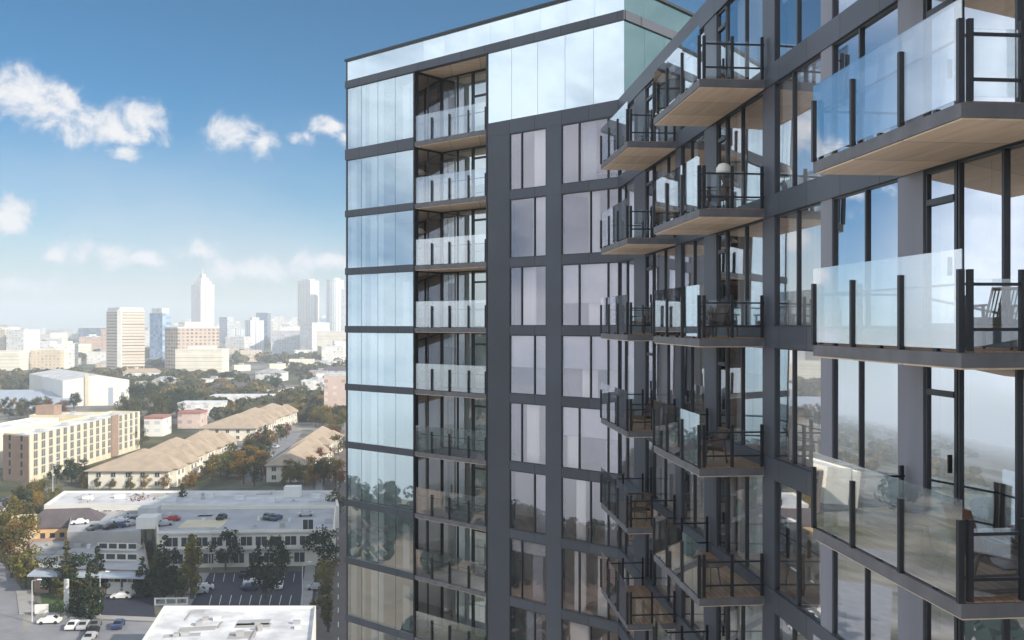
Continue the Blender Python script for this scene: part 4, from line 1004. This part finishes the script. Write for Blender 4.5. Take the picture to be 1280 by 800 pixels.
belt(10, [(392,608),(420,608),(426,545),(415,545)], (6,9), (('olive',2),('golden',1),('rust',1)), seed=5, clear_r=1)
belt(12, [(305,580),(330,580),(362,545),(330,548)], (6,9), (('olive',2),('golden',1),('dark green',2),('rust',1)), seed=6, clear_r=1)
belt(12, [(70,606),(95,606),(185,555),(165,556)], (6,9), (('dark green',5),('olive',1)), seed=7, clear_r=.5)
belt(34, [(150,548),(240,535),(235,488),(160,490)], (9,15), (('dark green',5),('olive',3),('green',1)), seed=8, clear_r=3)
belt(30, [(235,498),(430,498),(430,478),(240,478)], (8,13), (('dark green',4),('olive',4),('green',1)), seed=9, clear_r=3)
belt(30, [(360,528),(430,545),(432,500),(330,503)], (8,12), (('olive',4),('golden',2),('yellow-green',2),('dark green',1)), seed=10, clear_r=2)
belt(16, [(0,535),(95,520),(95,510),(0,512)], (7,11), (('olive',3),('dark green',2),('rust',1),('yellow-green',1)), seed=12, clear_r=2)
belt(10, [(200,530),(260,522),(250,505),(205,510)], (8,12), (('dark green',4),('olive',2)), seed=13, clear_r=1)
# the rest of the trees, far off, read as one mass
fb = MB(); r = random.Random(21); cnt = 0
gb = MB()
while cnt < 2300:
    if cnt < 2000:
        py = 410 + 118*r.random()**1.15; px = r.uniform(-260,450)
    else: py = 478+90*r.random(); px = r.uniform(-420,-20)
    D = -GZ*FPX/(py-HZ); x = ray(px)*D
    if mnoise.noise(Vector((x*.006,D*.004,3))) < (-.12 if py < 440 else .05): cnt += .05; continue
    if not clear(x, D, 4): cnt += .02; continue
    cnt += 1; h = r.uniform(8,14) if D > 1300 else r.uniform(6,10.5); tb_ = gb if r.random() < .3 and D < 1500 else fb; w = h*r.uniform(.8,1.2)*(1+D/5000)
    for _ in range(90 if D < 700 else 50 if D < 1500 else 30):
        d = Vector((r.gauss(0,1),r.gauss(0,1),r.gauss(0,1))).normalized()
        p = Vector((x+d.x*w*.5, D+d.y*w*.5, GZ+h*.55+d.z*h*.42)); u = (d.orthogonal().normalized()+Vector((r.gauss(0,.4),r.gauss(0,.4),r.gauss(0,.4)))).normalized(); v = d.cross(u).normalized()
        s = w*r.uniform(.10,.20)*(.7 if D < 700 else 1); tb_.face([p-u*s-v*s*.7, p+u*s-v*s*.5, p+u*s*.7+v*s, p-u*s*.8+v*s*.6])
fo = fb.build('distant_woods', M['leaves']); fo.color = (.10,.105,.05,1); tag(fo, kind='stuff')
fo = gb.build('autumn_woods', M['leaves']); fo.color = (.22,.17,.06,1); tag(fo, kind='stuff')

# wooded rise off to the side, which the glass mirrors
hb = MB(); hv = {}
def hill_z(az, d):
    a = abs(az); k = min(1, max(0, (a-52)/22))*min(1, max(0, (150-a)/20)); k = k*k*(3-2*k)
    q = min(1, max(0, (d-230)/420)); q = q*q*(3-2*q)
    return GZ-.5 + k*q*(37+8*mnoise.noise(Vector((az*.05,d*.004,1))))
azs = [-30-4*i for i in range(32)]; ds = [200,260,320,380,450,520,600,700,850,1050,1300]
for i in range(len(azs)-1):
    for j in range(len(ds)-1):
        q = []
        for a, d in ((azs[i],ds[j]),(azs[i],ds[j+1]),(azs[i+1],ds[j+1]),(azs[i+1],ds[j])): q.append((d*math.sin(R(a)), d*math.cos(R(a)), hill_z(a,d)))
        hb.face(q)
tag(hb.build('hills', plain('dry_grass', (.27,.20,.145), .95, 0, .4, .05)), kind='structure')
wb = MB(); r = random.Random(33)
for _ in range(1500):
    az = r.uniform(-150,-36); d = 240+650*r.random(); z = hill_z(az,d)
    if mnoise.noise(Vector((az*.09,d*.01,7))) < -.1: continue
    x, y = d*math.sin(R(az)), d*math.cos(R(az)); h = r.uniform(8,15); w = h*r.uniform(.7,1.1)
    for _ in range(44):
        dd = Vector((r.gauss(0,1),r.gauss(0,1),r.gauss(0,1))).normalized(); p = Vector((x+dd.x*w*.5, y+dd.y*w*.5, z+h*.55+dd.z*h*.42))
        u = dd.orthogonal().normalized(); v = dd.cross(u); s = w*r.uniform(.09,.19); wb.face([p-u*s-v*s*.7, p+u*s-v*s*.5, p+u*s*.7+v*s, p-u*s*.8+v*s*.6])
for _ in range(420):
    az = r.choice((r.uniform(-112,-74), r.uniform(-62,-31))); d = r.uniform(370,640); z = hill_z(az,d)
    if mnoise.noise(Vector((az*.12,d*.012,9))) < -.05: continue
    x, y = d*math.sin(R(az)), d*math.cos(R(az)); h = r.uniform(14,24); w = h*r.uniform(.8,1.15)
    for _ in range(110):
        dd = Vector((r.gauss(0,1),r.gauss(0,1),r.gauss(0,1))).normalized(); q = r.random()**.4; p = Vector((x+dd.x*w*.5*q, y+dd.y*w*.5*q, z+h*.6+dd.z*h*.4*q))
        u = dd.orthogonal().normalized(); v = dd.cross(u); s = w*r.uniform(.05,.11); wb.face([p-u*s-v*s*.7, p+u*s-v*s*.5, p+u*s*.7+v*s, p-u*s*.8+v*s*.6])
wo = wb.build('hillside_woods', M['leaves']); wo.color = (.014,.036,.028,1); tag(wo, kind='stuff')

# ------------------------------------------------------------------ cars and street furniture
def car_mesh():
    b = MB()
    prof = [(-2.15,.35),(-2.2,.75),(-1.95,.92),(-1.2,.98),(-.55,1.42),(.75,1.45),(1.5,1.02),(2.12,.88),(2.18,.45),(2.1,.30)]
    L = [(x,-.86 if z < 1.1 else -.66,z) for x,z in prof]; Rr = [(x,-y,z) for x,y,z in L]
    n = len(L); b.face(L[::-1]); b.face(Rr)
    for i in range(n): j = (i+1) % n; b.face([L[i],L[j],Rr[j],Rr[i]])
    return b.mesh('car_body', M['car_paint'])
def car_window_mesh():
    b = MB()
    for s in (-1,1): b.face([(-1.05,s*.80,1.02),(1.35,s*.80,1.06),(.72,s*.685,1.39),(-.52,s*.685,1.37)][::s])
    b.face([(-1.22,-.70,1.0),(-1.22,.70,1.0),(-.62,.6,1.41),(-.62,-.6,1.41)]); b.face([(1.50,-.70,1.05),(.82,-.6,1.455),(.82,.6,1.455),(1.50,.70,1.05)])
    return b.mesh('car_window', M['car_glass'])
wm = MB(); wm.tube((0,-.11,0),(0,.11,0),.33,n=14); wm = wm.mesh('wheel', M['tyre'])
cb_, cw_ = car_mesh(), car_window_mesh()
PAINT = {'white':(.80,.80,.78),'silver':(.45,.46,.48),'black':(.015,.015,.018),'red':(.40,.03,.03),'dark blue':(.03,.05,.13),'grey':(.16,.165,.17)}
cused = {}
def car(px, py, z, rz, col, place, group):
    x, y = at(px,py,z); k = f'{col} car {place}'
    t = thing('parked_car', k, 'car', (x,y,z), rz, group); t.scale = (.92,.92,.92)
    o = link('body', cb_, t); o.color = (*PAINT[col],1); link('window', cw_, t)
    for a in (-1.35,1.35):
        for s in (-.78,.78): link('wheel', wm, t, (a,s,.33))
zr = z2-.69; G1 = 'cars on the rooftop car park'
for px, py, rz, col, pl in [(215,651,R(8),'red','parked on the pale roof beside the stair house'),(277,649,R(88),'black','parked nose-on in the middle of the roof'),(333,648,R(100),'grey','first of the cluster on the roof'),
  (339,649,R(60),'black','second of the cluster on the roof'),(345,650,R(75),'dark blue','last of the cluster on the roof'),(382,645,R(10),'silver','alone near the far end of the roof'),(205,657,R(30),'silver','beside the red one on the roof')]: car(px,py,zr,rz,col,pl,G1)
zr = zd-.79; G2 = 'cars on the lower deck'
for px, py, rz, col, pl in [(100,655,R(20),'white','at the near end of the lower deck'),(104,649,R(10),'silver','behind the white one on the lower deck'),(110,645,R(12),'black','farthest back on the lower deck'),(118,662,R(70),'grey','by the parapet of the lower deck'),
  (138,661,R(60),'black','mid parapet of the lower deck'),(150,653,R(15),'white','in the middle of the lower deck'),(154,648,R(12),'silver','behind the middle white one on the lower deck'),(148,659,R(5),'dark blue','in front of the middle white one on the lower deck'),(163,657,R(70),'silver','next to the stair house on the lower deck'),(168,652,R(80),'black','closest to the stair house on the lower deck')]: car(px,py,zr,rz,col,pl,G2)
G3 = 'cars in the navy lot and on the streets'
for px, py, rz, col, pl in [(255,737,R(20),'white','at the edge of the navy lot by the path'),(248,742,R(15),'silver','beside the white one at the lot edge'),(316,731,R(12),'white','in the middle of the navy lot'),(313,737,R(10),'dark blue','under the tree in the navy lot'),(349,735,R(100),'white','behind the big tree in the navy lot'),
  (395,737,R(5),'silver','at the far end of the navy lot'),(305,720,R(95),'black','at the top row of the navy lot'),(152,748,R(5),'white','before the garage doors of the skylight building'),(91,785,R(96),'white','first in the queue on the cross street'),(105,785,R(96),'silver','second in the queue on the cross street'),
  (119,784,R(99),'grey','third in the queue on the cross street'),(115,793,R(96),'black','in the second lane of the cross street'),(148,784,R(99),'dark blue','alone on the cross street near the white roof'),(112,800,R(96),'silver','at the bottom of the cross street'),(62,779,R(8),'white','at the kerb below the lawn'),
  (322,590,R(70),'silver','in the lot between the tan rows'),(328,580,R(70),'dark blue','behind the silver one between the tan rows'),(335,572,R(70),'white','in the middle of the lot between the tan rows'),(345,560,R(75),'silver','far end of the lot between the tan rows'),(404,598,R(100),'white','on the verge by the narrow tan row'),(410,580,R(100),'silver','beyond the white one by the narrow tan row'),
  (8,640,R(15),'white','at the left edge by the yellow trees'),(18,634,R(15),'silver','near the left edge by the yellow trees'),(10,627,R(15),'dark blue','behind the others at the left edge')]: car(px,py,GZ+.02,rz,col,pl,G3)
def lamp_post(px, py, h, label):
    x, y = at(px,py); t = thing('street_lamp', label, 'street lamp', (x,y,GZ+.13), 0, 'lamps along the streets')
    MB().tube((0,0,0),(0,0,h),.13,.07).build('pole', M['roof_pale'], t)
    m = MB(); m.tube((0,0,h),(1.2,0,h+.25),.05); m.build('arm', M['roof_pale'], t); MB().hexa([(1.0,-.18,h+.2),(1.8,-.12,h+.2),(1.8,.12,h+.2),(1.0,.18,h+.2)],[(1.05,-.12,h+.36),(1.7,-.08,h+.34),(1.7,.08,h+.34),(1.05,.12,h+.36)]).build('lamp_head', M['white_wall'], t)
lamp_post(40,778,7.5,'pale street lamp at the street corner'); lamp_post(125,770,8,'street lamp between the small dark lot and the conifer'); lamp_post(378,756,8,'slim lamp post at the far end of the navy lot'); lamp_post(264,712,9,'tall lamp post beside the path to the pale building')
lamp_post(66,616,11,'tall white pole by the beige block corner')
def sign(px, py, label, w, h):
    x, y = at(px,py); t = thing('sign_board', label, 'sign', (x,y,GZ), R(6)); 
    MB().box(-w/2,w/2,-.12,.12,.5,h).build('panel', M['white_wall'], t); MB().box(-w/2+.1,w/2-.1,-.09,.09,0,.5).build('base', M['concrete'], t)
sign(83,763,'tall white pylon sign on the lawn', .9, 6); sign(52,770,'small pale sign board at the pavement corner', 2.4, 2.2)
# the low white wall with three openings by the path
x, y = at(214,756); t = thing('garden_wall', 'low white wall with three openings behind the white flat roof', 'wall', (x,y,GZ), R(4))
m = MB(); m.box(-3.2,3.2,-.15,.15,1.15,1.4).box(-3.2,3.2,-.15,.15,0,.2)
for i in range(4): m.box(-3.2+i*2.04,-2.92+i*2.04,-.15,.15,.2,1.15)
m.build('wall', M['white_wall'], t)

# ------------------------------------------------------------------ air
hz = MB().box(-9500,9500,-9500,9500,-57,172)
hm, nt, b = nodes('haze_air'); nt.nodes.remove(b)
pv = N(nt, 'ShaderNodeVolumePrincipled', inp={'Color':(.82,.91,1.0,1),'Density':2.8e-4,'Anisotropy':0.0}); nt.links.new(pv.outputs[0], nt.nodes['Material Output'].inputs['Volume'])
tag(hz.build('haze', hm), kind='stuff')

# ------------------------------------------------------------------ sky with clouds, sun
SAZ, SEL = 120.5, 28.0
w = bpy.data.worlds.new('World'); sc.world = w; w.use_nodes = True
nt = w.node_tree; bg = nt.nodes['Background']; bg.inputs['Strength'].default_value = .080
sky = N(nt, 'ShaderNodeTexSky', sky_type='NISHITA', sun_disc=False, sun_elevation=R(SEL), sun_rotation=R(SAZ), altitude=50, air_density=1.0, dust_density=.3, ozone_density=2.2)
tc = N(nt, 'ShaderNodeTexCoord'); sp = N(nt, 'ShaderNodeSeparateXYZ'); nt.links.new(tc.outputs['Generated'], sp.inputs[0])
AZ = math_n(nt, 'MULTIPLY', math_n(nt, 'ARCTAN2', sp.outputs[0], sp.outputs[1]), 180/math.pi)
EL = math_n(nt, 'MULTIPLY', math_n(nt, 'ARCSINE', sp.outputs[2]), 180/math.pi)
cv = N(nt, 'ShaderNodeCombineXYZ'); nt.links.new(AZ, cv.inputs[0]); nt.links.new(EL, cv.inputs[1])
n1 = N(nt, 'ShaderNodeTexNoise', inp={'Scale':.50,'Detail':12,'Roughness':.64,'Distortion':.35}); nt.links.new(cv.outputs[0], n1.inputs['Vector'])
n2 = N(nt, 'ShaderNodeTexNoise', inp={'Scale':.045,'Detail':7,'Roughness':.58}); mp = N(nt, 'ShaderNodeMapping', inp={'Scale':(1,2.2,1)}); nt.links.new(cv.outputs[0], mp.inputs[0]); nt.links.new(mp.outputs[0], n2.inputs['Vector'])
def blob(px, py, rx, ry):
    az = math.degrees(math.atan(ray(px))); el = math.degrees(math.atan((HZ-py)/FPX*math.cos(R(az)))); k = math.degrees(1/FPX)
    s = N(nt, 'ShaderNodeVectorMath', operation='SUBTRACT', inp={1:(az,el,0)}); nt.links.new(cv.outputs[0], s.inputs[0])
    m = N(nt, 'ShaderNodeVectorMath', operation='MULTIPLY', inp={1:(1/(rx*k),1/(ry*k),0)}); nt.links.new(s.outputs[0], m.inputs[0])
    l = N(nt, 'ShaderNodeVectorMath', operation='LENGTH'); nt.links.new(m.outputs[0], l.inputs[0])
    return math_n(nt, 'SUBTRACT', 1.0, l.outputs['Value'])
mask = None
for bb in [(15,120,75,38),(65,132,60,42),(110,152,60,30),(178,150,42,34),(140,165,80,26),(300,170,46,28),(325,180,26,30),(405,160,50,16),(432,172,30,16),(10,268,40,32),(130,318,62,30),(180,322,40,14),(65,320,26,14),(245,315,42,22),(310,338,110,26),(400,325,70,22),(20,355,60,20),(380,170,22,14),(155,190,30,16)]:
    v = blob(*bb); mask = v if mask is None else math_n(nt, 'MAXIMUM', mask, v)
cl = math_n(nt, 'ADD', math_n(nt, 'MULTIPLY', mask, 1.5), math_n(nt, 'MULTIPLY', math_n(nt, 'SUBTRACT', n1.outputs[0], .5), 4.4))
hero = N(nt, 'ShaderNodeMapRange', interpolation_type='SMOOTHSTEP', inp={1:.02,2:1.3}); nt.links.new(cl, hero.inputs[0])
mk2 = math_n(nt, 'MULTIPLY', hero.outputs[0], ramp01(nt, mask, -.35, .10))
# broad soft clouds added out of view for fill light, and thin ones low down
side = math_n(nt, 'ADD', ramp01(nt, AZ, -28, -35), ramp01(nt, AZ, 34, 60), clamp=True)
side = math_n(nt, 'MAXIMUM', side, ramp01(nt, EL, 18.5, 25))
soft = math_n(nt, 'MULTIPLY', ramp01(nt, n2.outputs[0], .27, .55), side)
soft = math_n(nt, 'MULTIPLY', soft, ramp01(nt, EL, 66, 38))
lowc = math_n(nt, 'MULTIPLY', ramp01(nt, n2.outputs[0], .46, .72), ramp01(nt, EL, 13, 3))
cloud = math_n(nt, 'MAXIMUM', math_n(nt, 'MAXIMUM', mk2, math_n(nt, 'MULTIPLY', soft, .85)), math_n(nt, 'MULTIPLY', lowc, .75))
ccol = mixc(nt, ramp01(nt, cl, .3, 1.5), (2.6,2.9,3.5), (4.2,4.2,4.25))
deep = N(nt, 'ShaderNodeHueSaturation', inp={'Hue':.493,'Saturation':1.72,'Value':.345}); nt.links.new(sky.outputs[0], deep.inputs['Color'])
tint = mixc(nt, ramp01(nt, EL, 24, 2), (1,1,1), (.98,1.10,1.34))
tm_ = N(nt, 'ShaderNodeMix', data_type='RGBA', blend_type='MULTIPLY', inp={0:1.0}); nt.links.new(deep.outputs[0], tm_.inputs[6]); nt.links.new(tint, tm_.inputs[7])
big = mixc(nt, n1.outputs[0], (5.6,6.2,7.0), (8.8,8.9,9.0))
ccol = mixc(nt, side, ccol, big)
nt.links.new(mixc(nt, cloud, tm_.outputs[2], ccol), bg.inputs['Color'])
sun = bpy.data.lights.new('sun', 'SUN'); sun.energy = 2.25; sun.angle = R(.53); sun.color = (1.0,.90,.76)
so = bpy.data.objects.new('sun', sun); COL.objects.link(so)
sd = Vector((math.sin(R(SAZ))*math.cos(R(SEL)), math.cos(R(SAZ))*math.cos(R(SEL)), math.sin(R(SEL))))
so.rotation_euler = sd.to_track_quat('Z','Y').to_euler(); so.location = sd*300

# ------------------------------------------------------------------ camera and render settings
cam = bpy.data.cameras.new('camera'); co = bpy.data.objects.new('camera', cam); COL.objects.link(co); sc.camera = co
co.rotation_euler = (R(90),0,0); cam.sensor_width = 36; cam.lens = 36*FPX/1280; cam.shift_y = (HZ-400)/1280; cam.clip_start = .1; cam.clip_end = 30000
vs = sc.view_settings; vs.view_transform = 'Standard'; vs.look = 'None'; vs.exposure = 1.45; vs.gamma = 1.0; vs.use_curve_mapping = False
cy = sc.cycles; cy.use_denoising = True; cy.max_bounces = 8; cy.transparent_max_bounces = 24; cy.glossy_bounces = 4; cy.diffuse_bounces = 3; cy.volume_bounces = 1; cy.transmission_bounces = 4
cy.sample_clamp_indirect = 6; cy.caustics_reflective = False; cy.caustics_refractive = False
